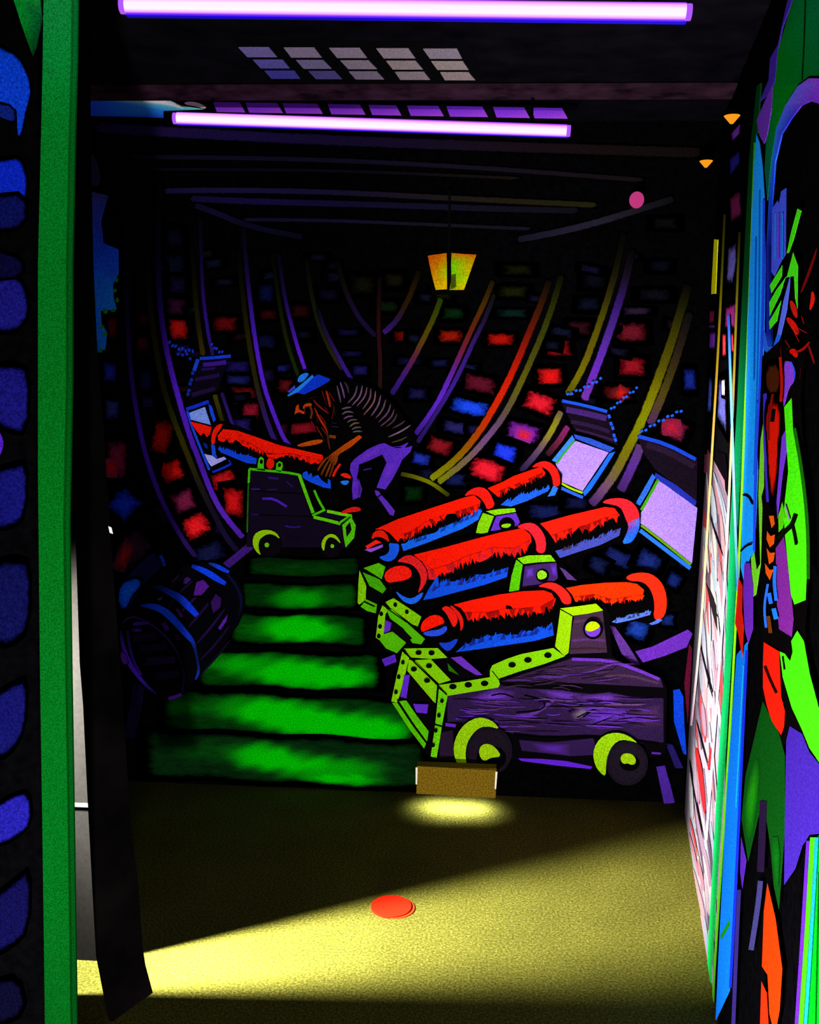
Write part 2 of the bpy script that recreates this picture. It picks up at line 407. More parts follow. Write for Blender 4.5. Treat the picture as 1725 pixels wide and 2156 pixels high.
# ------------------------------------------------------------------ green deck
deck = Sheet(BACK, 0.003, step=0.00003)
def plank(x0, x1, y0, h, slope, base, blobs):
    """one deck plank: base green with brushed bright patches (x, y, rx, ry, strength)"""
    nx, ny = int((x1 - x0) / 7) + 2, max(6, int(h / 6))
    o = deck.nxt(); v, c = [], []
    ph = random.random() * 9
    for j in range(ny + 1):
        for i in range(nx + 1):
            x = x0 + (x1 - x0) * i / nx; q = j / ny - .5
            y = y0 + (x - x0) * slope + h * q + 2.5 * math.sin(x * .03 + ph + q)
            s_ = 0
            for bx, by, rx, ry, st in blobs:
                d = ((x - bx) / rx) ** 2 + ((y - by + 3 * math.sin(x * .11 + j)) / ry) ** 2
                s_ += st * math.exp(-d * d * .55)
            s_ = min(1, s_)
            e = min(1, (.5 - abs(q)) / .16) * min(1, i / nx / .07, (1 - i / nx) / .07)
            v.append(deck.pl.at(x, y, o)); c.append(deck.col(tuple(u + (w - u) * s_ for u, w in zip(base, (3, 196, 2))), e * (.62 + .38 * s_)))
    deck.add(v, [(j * (nx + 1) + i, j * (nx + 1) + i + 1, (j + 1) * (nx + 1) + i + 1, (j + 1) * (nx + 1) + i) for j in range(ny) for i in range(nx)], c)
plank(515, 765, 1194, 44, 0.0, (6, 42, 10), [(640, 1200, 90, 14, .12)])
plank(500, 760, 1254, 62, 0.01, (5, 56, 9), [(625, 1262, 50, 18, .55), (690, 1258, 70, 20, .2)])
plank(478, 780, 1322, 72, 0.02, (5, 64, 10), [(625, 1322, 58, 26, 1.0), (560, 1325, 60, 18, .25), (680, 1332, 50, 16, .5)])
plank(405, 812, 1404, 86, 0.035, (5, 72, 10), [(640, 1425, 80, 26, .9), (560, 1405, 90, 22, .6), (730, 1425, 56, 18, .85), (480, 1392, 50, 16, .3)])
plank(325, 890, 1492, 98, 0.05, (6, 62, 12), [(600, 1505, 80, 28, .9), (720, 1530, 110, 26, 1.0), (520, 1490, 70, 22, .55), (380, 1490, 40, 14, .25), (800, 1545, 60, 20, .6)])
plank(285, 915, 1584, 112, 0.05, (10, 48, 16), [(550, 1592, 56, 24, .95), (690, 1620, 100, 22, .75), (730, 1645, 70, 10, .7), (620, 1600, 60, 18, .4), (440, 1580, 60, 18, .15)])
tag(deck.build('painted_deck', mat=PLANKPAINT), 'glowing green deck planks painted at the foot of the ship mural', 'mural deck')

# ------------------------------------------------------------------ painted deck beams overhead
def pbeam(label, off, strokes):
    s = Sheet(BACK, off, step=0.00005)
    for pts, w, cols in strokes: s.stroke('P', pts, w, cols[0], cols=cols, ends=0.3, se=.25)
    return tag(s.build('painted_beam', mat=FIELD), label, 'painted beam', 'deck beams painted across the top of the mural')
pbeam('first dark deck beam painted just under the second violet tube', 0.004, [([(200, 268), (420, 282), (800, 300), (1150, 312), (1480, 322)], 26, [(40, 22, 60), (36, 24, 80), (26, 18, 46), (26, 18, 18), (20, 14, 14)])])
pbeam('second dark deck beam painted below the violet tubes', 0.0042, [([(270, 330), (640, 334), (1000, 352), (1360, 380)], 12, [(22, 18, 36), (24, 20, 44), (24, 20, 30), (24, 18, 20)]), ([(300, 356), (700, 358), (1100, 376)], 8, [(16, 14, 28), (16, 14, 26), (24, 20, 14)])])
pbeam('third deck beam painted with two purple lines above the lantern', 0.0044, [([(345, 402), (480, 400), (700, 404), (1000, 420), (1260, 432)], 14, [(30, 22, 60), (36, 26, 72), (30, 24, 54), (34, 28, 18), (36, 34, 14)]), ([(400, 418), (520, 424), (760, 430), (1050, 440), (1220, 444)], 16, [(24, 20, 56), (30, 20, 74), (24, 20, 48), (22, 18, 30), (18, 16, 22)])])
pbeam('fourth and lowest deck beam painted right above the lantern', 0.0046, [([(510, 462), (700, 464), (930, 474), (1120, 482)], 9, [(26, 20, 46), (28, 22, 50), (26, 22, 30), (22, 20, 30)])])
pbeam('slanting deck edge painted from the lantern up towards the pink lamp', 0.0048, [([(1090, 505), (1180, 488), (1260, 468), (1330, 446), (1420, 418)], 17, [(22, 20, 32), (34, 30, 46), (38, 34, 48), (30, 28, 36), (16, 16, 16)])])
pbeam('short slanting deck edge painted at the upper left of the hull', 0.0048, [([(410, 432), (460, 450), (520, 476), (640, 500)], 15, [(18, 18, 44), (24, 20, 52), (16, 16, 38), (14, 14, 30)])])

# ------------------------------------------------------------------ ribs
def rib(label, off, edges):
    s = Sheet(BACK, off, step=0.0004)
    # dark timber between and under the coloured edges
    if len(edges) > 1:
        a, b = zp(edges[0][0], edges[0][1]), zp(edges[1][0], edges[1][1])
        s.poly('P', a + b[::-1], (5, 4, 7), thick=off - .003)
    for z, pts, w, cols in edges:
        if len(cols) == 2 and len(pts) > 2:
            n = len(pts); cols = [tuple(u + (v - u) * i / (n - 1) for u, v in zip(cols[0], cols[1])) for i in range(n)]
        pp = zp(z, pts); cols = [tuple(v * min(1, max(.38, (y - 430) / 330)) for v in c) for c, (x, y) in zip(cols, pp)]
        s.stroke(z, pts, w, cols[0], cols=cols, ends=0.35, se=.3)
    return tag(s.build('hull_rib', mat=PAINT), label, 'ship rib', 'curved timber ribs of the painted ship hull')
P_ = 'P'
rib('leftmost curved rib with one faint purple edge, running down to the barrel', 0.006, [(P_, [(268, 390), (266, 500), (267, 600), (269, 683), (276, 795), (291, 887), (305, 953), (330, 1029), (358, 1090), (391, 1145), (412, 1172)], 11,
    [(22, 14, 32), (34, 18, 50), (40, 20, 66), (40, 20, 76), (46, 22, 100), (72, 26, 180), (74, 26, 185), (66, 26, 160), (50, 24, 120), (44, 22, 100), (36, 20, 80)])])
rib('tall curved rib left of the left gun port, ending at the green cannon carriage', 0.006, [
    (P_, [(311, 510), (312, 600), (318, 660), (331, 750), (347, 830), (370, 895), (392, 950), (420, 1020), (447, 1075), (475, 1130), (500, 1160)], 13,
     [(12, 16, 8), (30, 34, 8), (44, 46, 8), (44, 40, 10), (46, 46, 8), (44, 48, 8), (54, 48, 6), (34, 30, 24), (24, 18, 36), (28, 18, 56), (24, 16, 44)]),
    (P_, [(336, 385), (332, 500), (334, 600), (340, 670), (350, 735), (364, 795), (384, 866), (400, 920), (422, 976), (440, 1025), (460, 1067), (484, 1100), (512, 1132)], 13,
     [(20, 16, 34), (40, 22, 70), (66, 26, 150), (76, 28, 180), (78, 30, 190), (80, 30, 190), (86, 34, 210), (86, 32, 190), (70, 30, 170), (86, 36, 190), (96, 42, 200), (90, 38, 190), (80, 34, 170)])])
rib('short curved rib hanging above the left gun port lid', 0.006, [
    ('A4', [(790, 560), (810, 800), (825, 1050), (850, 1300), (895, 1590)], 50, [(10, 14, 6), (24, 26, 8), (34, 36, 8), (46, 36, 12), (66, 54, 8)]),
    ('A4', [(868, 330), (880, 700), (892, 1000), (920, 1250), (955, 1460), (985, 1590)], 36, [(20, 18, 52), (46, 26, 120), (66, 26, 170), (66, 28, 175), (56, 30, 150), (44, 26, 100)])])
rib('lower stub of rib between the left gun port and the left cannon', 0.006, [
    ('A2', [(310, -40), (345, 80), (385, 220)], 46, [(70, 66, 8), (60, 58, 14), (40, 38, 14)]),
    ('A2', [(375, -60), (430, 110), (490, 280)], 34, [(40, 24, 90), (54, 26, 120), (56, 26, 130)])])
rib('curved rib with bright purple edge ending on top of the left cannon barrel', 0.006, [
    ('A4', [(1215, 620), (1240, 900), (1280, 1250), (1325, 1550), (1385, 1880), (1465, 2156), (1530, 2330), (1600, 2460)], 50, [(10, 10, 6), (26, 26, 8), (44, 36, 8), (48, 44, 10), (44, 38, 16), (52, 26, 110), (54, 28, 120), (30, 24, 40)]),
    ('A4', [(1262, 430), (1290, 800), (1335, 1200), (1385, 1560), (1450, 1880), (1550, 2156), (1640, 2370), (1725, 2440)], 44, [(22, 18, 46), (50, 26, 120), (90, 36, 220), (98, 36, 235), (96, 36, 230), (90, 34, 215), (90, 36, 200), (90, 36, 190)])])
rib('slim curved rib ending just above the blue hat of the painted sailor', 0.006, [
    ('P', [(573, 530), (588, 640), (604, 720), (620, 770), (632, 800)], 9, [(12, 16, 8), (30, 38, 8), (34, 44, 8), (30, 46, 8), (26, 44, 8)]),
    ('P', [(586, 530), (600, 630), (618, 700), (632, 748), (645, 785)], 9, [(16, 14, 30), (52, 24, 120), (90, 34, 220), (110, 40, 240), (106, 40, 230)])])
rib('olive and purple rib running down to the striped back of the painted sailor', 0.006, [
    ('Z5', [(155, 150), (190, 400), (230, 580), (290, 740), (370, 890), (420, 960)], 34, [(16, 18, 10), (34, 40, 10), (30, 46, 14), (40, 44, 10), (46, 44, 8), (40, 30, 40)]),
    ('Z5', [(240, 520), (290, 680), (370, 830), (440, 960), (490, 1040)], 34, [(20, 16, 36), (44, 26, 80), (52, 28, 110), (64, 30, 150), (56, 28, 130)])])
rib('faint curved rib meeting the stem post from the left', 0.006, [('Z5', [(380, 160), (420, 330), (480, 480), (550, 600), (660, 720)], 40, [(12, 14, 8), (36, 32, 20), (40, 26, 70), (40, 24, 80), (30, 18, 50)])])
rib('straight dark red stem post in the middle of the bow', 0.006, [('Z5', [(690, 280), (682, 500), (680, 720), (695, 900), (690, 1110)], 34, [(20, 14, 10), (52, 18, 16), (58, 18, 24), (48, 16, 22), (34, 26, 16)])])
rib('short curved rib meeting the stem post from the right', 0.006, [('Z5', [(975, 240), (920, 400), (860, 520), (810, 610), (715, 695)], 44, [(30, 26, 6), (76, 44, 8), (66, 40, 16), (60, 30, 110), (70, 34, 140)])])
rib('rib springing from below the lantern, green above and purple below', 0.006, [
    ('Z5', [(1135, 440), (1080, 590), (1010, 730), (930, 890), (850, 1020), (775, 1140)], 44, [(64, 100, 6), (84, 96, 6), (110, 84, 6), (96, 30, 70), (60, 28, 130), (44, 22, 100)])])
rib('long purple rib sweeping down to the sailor\'s belt', 0.006, [
    ('A5', [(650, 380), (580, 560), (510, 700), (430, 880), (340, 1080), (240, 1290), (85, 1500)], 42, [(54, 40, 6), (110, 74, 8), (120, 44, 12), (120, 30, 50), (90, 34, 170), (100, 42, 215), (56, 26, 130)]),
    ('A5', [(660, 480), (590, 670), (520, 800), (440, 980), (340, 1180), (220, 1370), (100, 1560)], 36, [(30, 30, 14), (40, 26, 66), (54, 28, 110), (56, 28, 120), (62, 30, 140), (50, 26, 110), (40, 22, 90)])])
rib('longest rib of the right side with red upper edge, reaching the deck line', 0.006, [
    ('A5', [(1060, 380), (985, 590), (900, 790), (800, 1030), (690, 1250), (560, 1470), (390, 1680), (195, 1825)], 54, [(30, 20, 8), (84, 36, 8), (130, 24, 12), (185, 24, 8), (210, 34, 6), (170, 50, 4), (120, 104, 2), (130, 140, 6)]),
    ('A5', [(1150, 340), (1060, 640), (950, 910), (840, 1150), (740, 1350), (620, 1510), (460, 1690), (250, 1850)], 50, [(24, 26, 8), (64, 74, 6), (70, 70, 16), (96, 92, 14), (84, 70, 60), (108, 66, 130), (110, 90, 70), (120, 128, 6)])])
rib('olive deck line at the foot of the longest rib', 0.0065, [('A5', [(-20, 1785), (110, 1815), (210, 1855), (330, 1945)], 34, [(60, 60, 8), (110, 112, 4), (120, 126, 4), (44, 50, 8)])])
rib('rib with olive and violet edges rising above the first right gun port', 0.006, [
    ('A5', [(1600, 30), (1570, 200), (1510, 430), (1430, 680), (1340, 930), (1270, 1080), (1190, 1210)], 54, [(12, 12, 8), (30, 30, 10), (66, 58, 16), (110, 106, 6), (104, 92, 10), (116, 110, 4), (84, 78, 10)]),
    ('A5', [(1660, 150), (1620, 350), (1560, 560), (1480, 800), (1400, 1020), (1310, 1250)], 64, [(12, 10, 12), (46, 34, 54), (84, 38, 170), (92, 50, 170), (104, 42, 190), (110, 50, 160)])])
rib('lower end of rib beside the first right gun port', 0.006, [
    ('A5', [(1145, 1330), (1080, 1470), (990, 1610), (850, 1770)], 50, [(100, 84, 66), (150, 150, 8), (96, 66, 110), (40, 26, 60)]),
    ('A5', [(1195, 1440), (1130, 1550), (1040, 1650)], 50, [(130, 34, 110), (110, 34, 60), (46, 20, 30)])])
rib('broad olive rib running between the two right gun ports', 0.0085, [
    ('Z6', [(1230, 150), (1190, 300), (1130, 500), (1060, 700), (1000, 860), (930, 1040), (840, 1210), (760, 1370), (690, 1470), (600, 1580)], 66, [(14, 14, 8), (44, 44, 8), (74, 72, 6), (86, 82, 6), (124, 120, 4), (130, 140, 4), (116, 110, 4), (104, 94, 40), (108, 70, 110), (60, 34, 90)]),
    ('Z6', [(1240, 330), (1150, 640), (1060, 880), (980, 1060)], 60, [(20, 18, 16), (46, 34, 24), (84, 74, 14), (76, 40, 90)])])
rib('short violet stub of rib right of the broad olive rib', 0.006, [('Z6', [(925, 1190), (870, 1330), (790, 1490)], 66, [(84, 56, 100), (90, 42, 150), (60, 34, 90)])])

# ------------------------------------------------------------------ timbers at the lower right corner of the mural
def timber(label, parts):
    s = Sheet(BACK, 0.009)
    for z, pts, c in parts: s.poly(z, pts, c, thick=0.006)
    return tag(s.build('painted_timber', mat=PAINT), label, 'painted timber', 'purple timbers at the right foot of the mural')
timber('broad purple timber between the nearest cannon muzzle and the white wall', [('R3', [(1155, 1490), (1300, 1450), (1600, 1305), (1640, 1340), (1590, 1455), (1400, 1530), (1220, 1585)], (104, 44, 180))])
timber('sloping grey purple brace behind the trunnion block of the nearest cannon', [('R3', [(935, 1265), (985, 1285), (1090, 1430), (1195, 1600), (1150, 1612), (1040, 1510)], (92, 50, 140))])
timber('upright blue board right of the nearest cannon carriage', [('R5', [(785, 910), (830, 900), (860, 960), (868, 1180), (885, 1400), (860, 1390), (790, 1150)], (14, 66, 215))])
timber('short purple stake at the right foot of the mural', [('R5', [(655, 1490), (720, 1480), (760, 1620), (795, 1760), (715, 1775)], (74, 38, 150))])
timber('dim indigo stake above the short purple one', [('R5', [(725, 1310), (780, 1325), (860, 1500), (800, 1500)], (34, 24, 92))])
timber('thin red and violet streak where the mural meets the white wall', [('R5', [(905, 560), (930, 600), (915, 1180), (895, 1160), (868, 860)], (92, 14, 44))])

# ================================================================== GUN PORTS
SKYC = (166, 130, 250)
def chain(s, z, pts, w, c, n):
    p = zp(z, pts)
    seg = [(math.dist(p[i], p[i + 1])) for i in range(len(p) - 1)]; tot = sum(seg)
    def at(t):
        d = t * tot
        for i, l in enumerate(seg):
            if d <= l or i == len(seg) - 1: k = min(1, d / l); return tuple(u + (v - u) * k for u, v in zip(p[i], p[i + 1]))
            d -= l
    for i in range(n):
        a, b = at(i / n), at((i + 0.62) / n)
        o = 1.6 if i % 2 else -1.6
        s.stroke('P', [(a[0], a[1] + o), (b[0], b[1] + o)], zs(z, w), c)
def port(base_px, label, sky, frame, lid, chains):
    r = empty('gun_port', BACK.at(*base_px, 0.01), label, 'gun port', 'open gun ports of the painted ship')
    s = Sheet(BACK, 0.0105)
    for z, pts, c in sky:
        s = Sheet(BACK, 0.0105, k=.8); s.poly(z, pts, c, thick=0.002)
        tag(s.build('sky_opening', r), 'pale lavender sky in the opening')
    s = Sheet(BACK, 0.0115)
    for f in frame:
        if f[0] == 's': s.stroke(f[1], f[2], f[3], f[4])
        else: s.poly(f[1], f[2], f[3])
    s.build('port_frame', r)
    s = Sheet(BACK, 0.0115)
    for f in lid:
        if f[0] == 's': s.stroke(f[1], f[2], f[3], f[4], sm=1)
        else: s.poly(f[1], f[2], f[3], thick=0.003)
    l = s.build('lid', r)
    for c in chains:
        s = Sheet(BACK, 0.0165); chain(s, *c); s.build('chain', l)
    return r
BL, BL2 = (36, 98, 232), (60, 132, 244)
port((1230, 1045), 'gun port with lavender opening and raised lid behind the farthest right-hand cannon',
     [('Z6', [(500, 1165), (715, 1240), (660, 1320), (545, 1490), (410, 1430), (395, 1380), (370, 1310)], SKYC)],
     [('p', 'Z6', [(488, 1122), (600, 1150), (752, 1212), (722, 1238), (600, 1190), (498, 1150)], (44, 84, 205)), ('p', 'Z6', [(478, 1128), (496, 1160), (440, 1230), (375, 1305), (345, 1292), (420, 1200)], BL2),
      ('s', 'Z6', [(490, 1165), (440, 1225), (375, 1312)], 12, (50, 160, 24)), ('p', 'Z6', [(758, 1235), (720, 1245), (640, 1370), (545, 1500), (560, 1524), (600, 1480), (680, 1360)], (30, 108, 248)),
      ('s', 'Z6', [(408, 1440), (470, 1475), (545, 1502)], 14, (164, 214, 4)), ('s', 'Z6', [(402, 1468), (470, 1500), (548, 1532)], 20, (44, 96, 236))],
     [('p', 'Z6', [(405, 910), (540, 930), (712, 985), (775, 1195), (640, 1140), (490, 1085)], (22, 13, 26)), ('s', 'Z6', [(440, 962), (560, 985), (700, 1020)], 38, (66, 36, 110)),
      ('s', 'Z6', [(470, 1040), (600, 1065), (720, 1105)], 26, (44, 24, 60)), ('s', 'Z6', [(500, 1090), (620, 1120), (745, 1160)], 16, (48, 26, 64)), ('s', 'Z6', [(412, 905), (560, 935), (705, 975)], 20, (32, 84, 226))],
     [('Z6', [(440, 870), (560, 820), (680, 755)], 16, (34, 96, 240), 9), ('Z6', [(725, 965), (810, 890), (910, 815)], 15, (34, 96, 240), 9), ('Z6', [(715, 1000), (740, 1080), (765, 1190)], 18, (34, 92, 236), 5)])
port((1405, 1195), 'gun port with lavender opening against the right wall, next to the middle cannon muzzle',
     [('Z6', [(1040, 1420), (1150, 1500), (1290, 1600), (1255, 1962), (1100, 1850), (920, 1700), (925, 1630)], SKYC)],
     [('p', 'Z6', [(1020, 1372), (1150, 1450), (1285, 1555), (1275, 1592), (1140, 1490), (1008, 1402)], (36, 50, 176)), ('p', 'Z6', [(998, 1378), (1018, 1402), (975, 1490), (918, 1585), (888, 1572), (940, 1480)], (48, 110, 228)),
      ('s', 'Z6', [(1036, 1415), (985, 1510), (925, 1615)], 18, (66, 164, 14)), ('s', 'Z6', [(925, 1712), (1080, 1830), (1248, 1968)], 16, (96, 160, 10)), ('s', 'Z6', [(918, 1745), (1080, 1868), (1245, 1992)], 26, (44, 118, 240))],
     [('p', 'Z6', [(900, 1130), (1090, 1185), (1290, 1285), (1285, 1550), (1150, 1450), (1020, 1355), (945, 1250)], (24, 15, 28)), ('s', 'Z6', [(960, 1190), (1110, 1240), (1270, 1330)], 40, (40, 24, 46)), ('s', 'Z6', [(905, 1135), (1090, 1185), (1280, 1285)], 24, (28, 74, 224))],
     [('Z6', [(920, 1112), (1050, 1035), (1205, 958)], 16, (34, 96, 240), 10)])
port((430, 985), 'gun port on the left hull side with a cannon poking through it',
     [('A2', [(68, 130), (222, 72), (278, 242), (180, 215), (90, 190)], (120, 150, 255)), ('A2', [(218, 500), (290, 515), (330, 545), (395, 525), (418, 545), (280, 614), (250, 570)], (160, 160, 255))],
     [('p', 'A2', [(48, 80), (150, 45), (252, 8), (262, 40), (160, 75), (60, 108)], (20, 52, 224)), ('p', 'A2', [(255, 45), (285, 66), (322, 190), (300, 212), (268, 125)], (26, 74, 244)),
      ('s', 'A2', [(62, 110), (95, 225), (155, 380), (262, 645)], 22, (28, 76, 232)), ('s', 'A2', [(290, 664), (370, 635), (460, 590)], 20, (22, 46, 205)), ('s', 'A2', [(440, 552), (460, 590)], 14, (20, 40, 160))],
     [('p', 'B4', [(845, 555), (1090, 535), (1060, 620), (1000, 800), (790, 870), (800, 700)], (14, 9, 24)), ('s', 'B4', [(865, 556), (970, 550), (1100, 538)], 24, (26, 66, 226)), ('s', 'B4', [(852, 562), (838, 600), (822, 650)], 28, (26, 70, 224)),
      ('s', 'B4', [(890, 604), (980, 596), (1065, 584)], 32, (66, 26, 150)), ('s', 'B4', [(880, 640), (980, 630)], 18, (40, 22, 96)), ('s', 'B4', [(830, 714), (920, 700), (1015, 680)], 30, (36, 18, 74)), ('s', 'B4', [(805, 830), (900, 805), (980, 782)], 30, (36, 20, 66))],
     [('B4', [(630, 435), (700, 480), (790, 500), (830, 490)], 26, (26, 48, 190), 8), ('B4', [(950, 450), (1000, 495), (1050, 520)], 22, (30, 54, 210), 5), ('B4', [(815, 660), (795, 740), (770, 860)], 22, (26, 46, 170), 5), ('B4', [(690, 530), (760, 520), (810, 570)], 22, (24, 40, 160), 4)])

# ================================================================== LANTERN
lr = empty('ship_lantern', BACK.at(950, 620, 0.012), 'glowing orange and yellow lantern hanging in the bow of the painted ship', 'lantern')
s = Sheet(BACK, 0.012); s.poly('Z5', [(1022, 96), (1410, 96), (1318, 415), (1070, 415)], (6, 5, 3), thick=0.009); s.stroke('P', [(947, 400), (946, 470), (946, 532)], 5, (9, 8, 7)); s.build('frame', lr)
s = Sheet(BACK, 0.0135)
O, Y, G = (205, 84, 4), (214, 196, 4), (110, 214, 4)
s.poly('Z5', [(1038, 132), (1176, 113), (1178, 250), (1178, 376), (1096, 381), (1062, 250)], Y, cols=[(200, 76, 4), (196, 110, 4), (170, 196, 4), (232, 190, 4), (226, 196, 4), (206, 120, 4)]); s.build('pane', lr)
s = Sheet(BACK, 0.0135)
s.poly('Z5', [(1210, 112), (1300, 120), (1392, 124), (1358, 220), (1330, 300), (1302, 380), (1196, 382), (1210, 300), (1208, 200)], Y,
       cols=[(180, 120, 8), (206, 92, 8), (206, 84, 4), (204, 170, 4), (190, 210, 4), (222, 186, 4), (130, 170, 4), (90, 200, 4), (104, 210, 4)])
s.poly('Z5', [(1212, 270), (1242, 264), (1244, 360), (1200, 380)], (74, 84, 8)); s.build('pane', lr)

# ================================================================== CANNONS
RED, RED2, LIME, LIME2, PUR = (255, 26, 6), (222, 30, 40), (128, 206, 10), (84, 190, 8), (98, 44, 196)
CB1, CB2 = (24, 104, 240), (18, 80, 226)
def shapes(off, items, name, parent, label=None, thick=0.0, step=0.0005, sbg=None):
    s = Sheet(BACK, off, step=step)
    for i, it in enumerate(items):
        kind = it[0]
        if kind == 'p': s.poly(it[1], it[2], it[3], thick=thick if i == 0 else 0, sm=it[4] if len(it) > 4 else 0)
        elif kind == 's': s.stroke(it[1], it[2], it[3], it[4], sm=1)
        elif kind == 't': s.stroke(it[1], it[2], it[3], it[4], taper=True)
        elif kind == 'f': s.soft(it[1], it[2], it[3], sm=0, f=it[4] if len(it) > 4 else 0.8, bg=it[5] if len(it) > 5 else sbg)
        elif kind == 'j': s.jag(*it[1:])
        elif kind == 'd': s.disc(it[1], it[2], it[3], it[4], it[5], it[6], thick=thick if i == 0 else 0)
        elif kind == 'g': s.poly(it[1], it[2], None, sm=it[4] if len(it) > 4 else 0, cols=it[3])
    o = s.build(name, parent)
    if label: o['label'] = label
    return o
BK = (5, 4, 5)
def bolts(z, pts, rx, ry):
    return [('d', z, x, y, rx, ry, (8, 10, 3)) for x, y in pts]

# ---- nearest cannon
c1 = empty('cannon', BACK.at(1150, 1650, 0.05), 'lowest red painted cannon on a big purple two-wheeled carriage above the brass light box', 'cannon', 'painted cannons with red barrels')
O1 = 0.046
shapes(O1, [('p', 'P', [(925, 1285), (950, 1268), (1130, 1238), (1150, 1224), (1180, 1226), (1205, 1236), (1310, 1223), (1322, 1208), (1360, 1206), (1390, 1225), (1406, 1260), (1404, 1295), (1385, 1318), (1340, 1308), (1292, 1318), (1270, 1302), (1200, 1332), (1165, 1347), (960, 1378), (925, 1374), (905, 1350), (900, 1310)], BK),
            ('p', 'P', [(955, 1273), (1000, 1262), (1050, 1252), (1100, 1245), (1145, 1243), (1162, 1249), (1170, 1264), (1167, 1272), (1150, 1277), (1142, 1290), (1135, 1292), (1128, 1287), (1112, 1292), (1106, 1288), (1100, 1296), (1094, 1290), (1087, 1290), (1076, 1276), (1066, 1274), (1063, 1303), (1056, 1296), (1050, 1293), (1044, 1302), (1040, 1298), (1026, 1304), (1020, 1296), (1016, 1299), (1004, 1307), (1000, 1300), (995, 1302), (987, 1307), (978, 1290), (970, 1280)], RED),
            ('p', 'R3', [(570, 955), (700, 930), (900, 910), (1080, 905), (1170, 920), (1230, 970), (1215, 1050), (1180, 1045), (1160, 1072), (1120, 1050), (1100, 1060), (1040, 1040), (1000, 1070), (960, 1092), (940, 1075), (900, 1085), (850, 1040), (800, 1030), (720, 1038), (690, 1055), (650, 1072), (620, 1010)], (255, 50, 6)),
            ('p', 'R4', [(620, 425), (660, 390), (700, 358), (722, 372), (760, 328), (800, 330), (850, 296), (880, 310), (950, 288), (1000, 306), (1050, 296), (1100, 300), (1150, 268), (1180, 270), (1220, 238), (1270, 256), (1320, 205), (1334, 302), (1200, 342), (1000, 372), (800, 402)], CB2),
            ('p', 'R3', [(955, 1242), (1010, 1208), (1060, 1205), (1100, 1178), (1180, 1172), (1292, 1148), (1280, 1182), (1140, 1222), (1000, 1252)], (84, 120, 222)),
            ('p', 'R4', [(490, 352), (560, 360), (642, 318), (620, 372), (570, 422), (530, 402)], (26, 64, 206), 1),
            ('j', 'P', [(982, 1296), (1025, 1297), (1060, 1290), (1100, 1288), (1140, 1284), (1165, 1270)], (2, 14), RED, 46, 5, (150, 14, 10)), ('j', 'R3', [(640, 1050), (800, 1028), (960, 1070), (1120, 1045), (1215, 1035)], (0, 9), (255, 50, 6), 34, 4, (150, 14, 10)),
            ('j', 'R4', [(640, 410), (700, 372), (860, 320), (1000, 312), (1180, 285), (1325, 240)], (3, -11), CB2, 44, 4, (20, 40, 140)), ('j', 'R3', [(970, 1235), (1060, 1212), (1180, 1180), (1285, 1155)], (1, -7), (84, 120, 222), 22, 3, (50, 60, 90))], 'barrel', c1, thick=0.003)
shapes(O1 + .004, [('p', 'R4', [(512, 106), (560, 84), (620, 138), (640, 200), (606, 252), (582, 204), (552, 142)], (236, 30, 22), 1), ('p', 'R4', [(572, 84), (602, 90), (662, 150), (682, 222), (655, 285), (652, 205), (622, 142)], (226, 30, 20), 1)], 'barrel_ring', c1)
shapes(O1 + .004, [('p', 'R3', [(325, 942), (400, 908), (470, 908), (545, 948), (605, 1012), (620, 1075), (590, 1104), (540, 1084), (512, 1024), (460, 972), (400, 952)], (240, 36, 28), 1)], 'barrel_ring', c1)
shapes(O1 + .004, [('p', 'R3', [(1070, 872), (1110, 838), (1200, 822), (1290, 833), (1365, 890), (1410, 970), (1425, 1080), (1408, 1185), (1350, 1238), (1308, 1205), (1320, 1100), (1300, 1000), (1258, 932), (1200, 898), (1120, 898)], (250, 44, 18), 1), ('p', 'R3', [(1355, 1212), (1388, 1225), (1345, 1255), (1296, 1268), (1270, 1256), (1310, 1240)], (80, 112, 230))], 'muzzle_ring', c1)
shapes(O1 + .005, [('d', 'R4', 462, 236, 106, 90, BK), ('p', 'R4', [(362, 245), (388, 190), (450, 152), (512, 160), (548, 212), (480, 236), (420, 262), (376, 282)], RED, 1), ('p', 'R4', [(378, 284), (440, 266), (500, 262), (552, 228), (562, 262), (520, 302), (450, 312), (400, 304)], (40, 80, 232), 1)], 'cascabel_knob', c1, thick=.004)
# carriage
GRAIN = []
for _ in range(70):
    x = random.uniform(580, 1900); y = random.uniform(750, 1000); l = random.uniform(90, 320)
    if x + l > 2110: l = 2110 - x
    k = random.uniform(-.02, .10); b = random.uniform(-14, 14)
    GRAIN.append(('t', 'R4', [(x, y), (x + l * .5, y + l * .5 * k + b), (x + l, y + l * k)], random.uniform(5, 12), random.choice([(92, 46, 170), (84, 44, 130), (100, 66, 110), (26, 15, 36), (22, 13, 30), (70, 36, 110), (104, 52, 190)])))
for _ in range(26):
    x = random.uniform(950, 1700); f = (x - 950) / 750; y = random.uniform(480 + 120 * (1 - f), 690); l = random.uniform(80, 240)
    GRAIN.append(('t', 'R4', [(x, y), (x + l * .5, y - 8), (x + l, y + random.uniform(-30, 20))], random.uniform(4, 9), random.choice([(70, 42, 84), (88, 46, 140), (30, 18, 38), (24, 15, 30), (60, 40, 60)])))
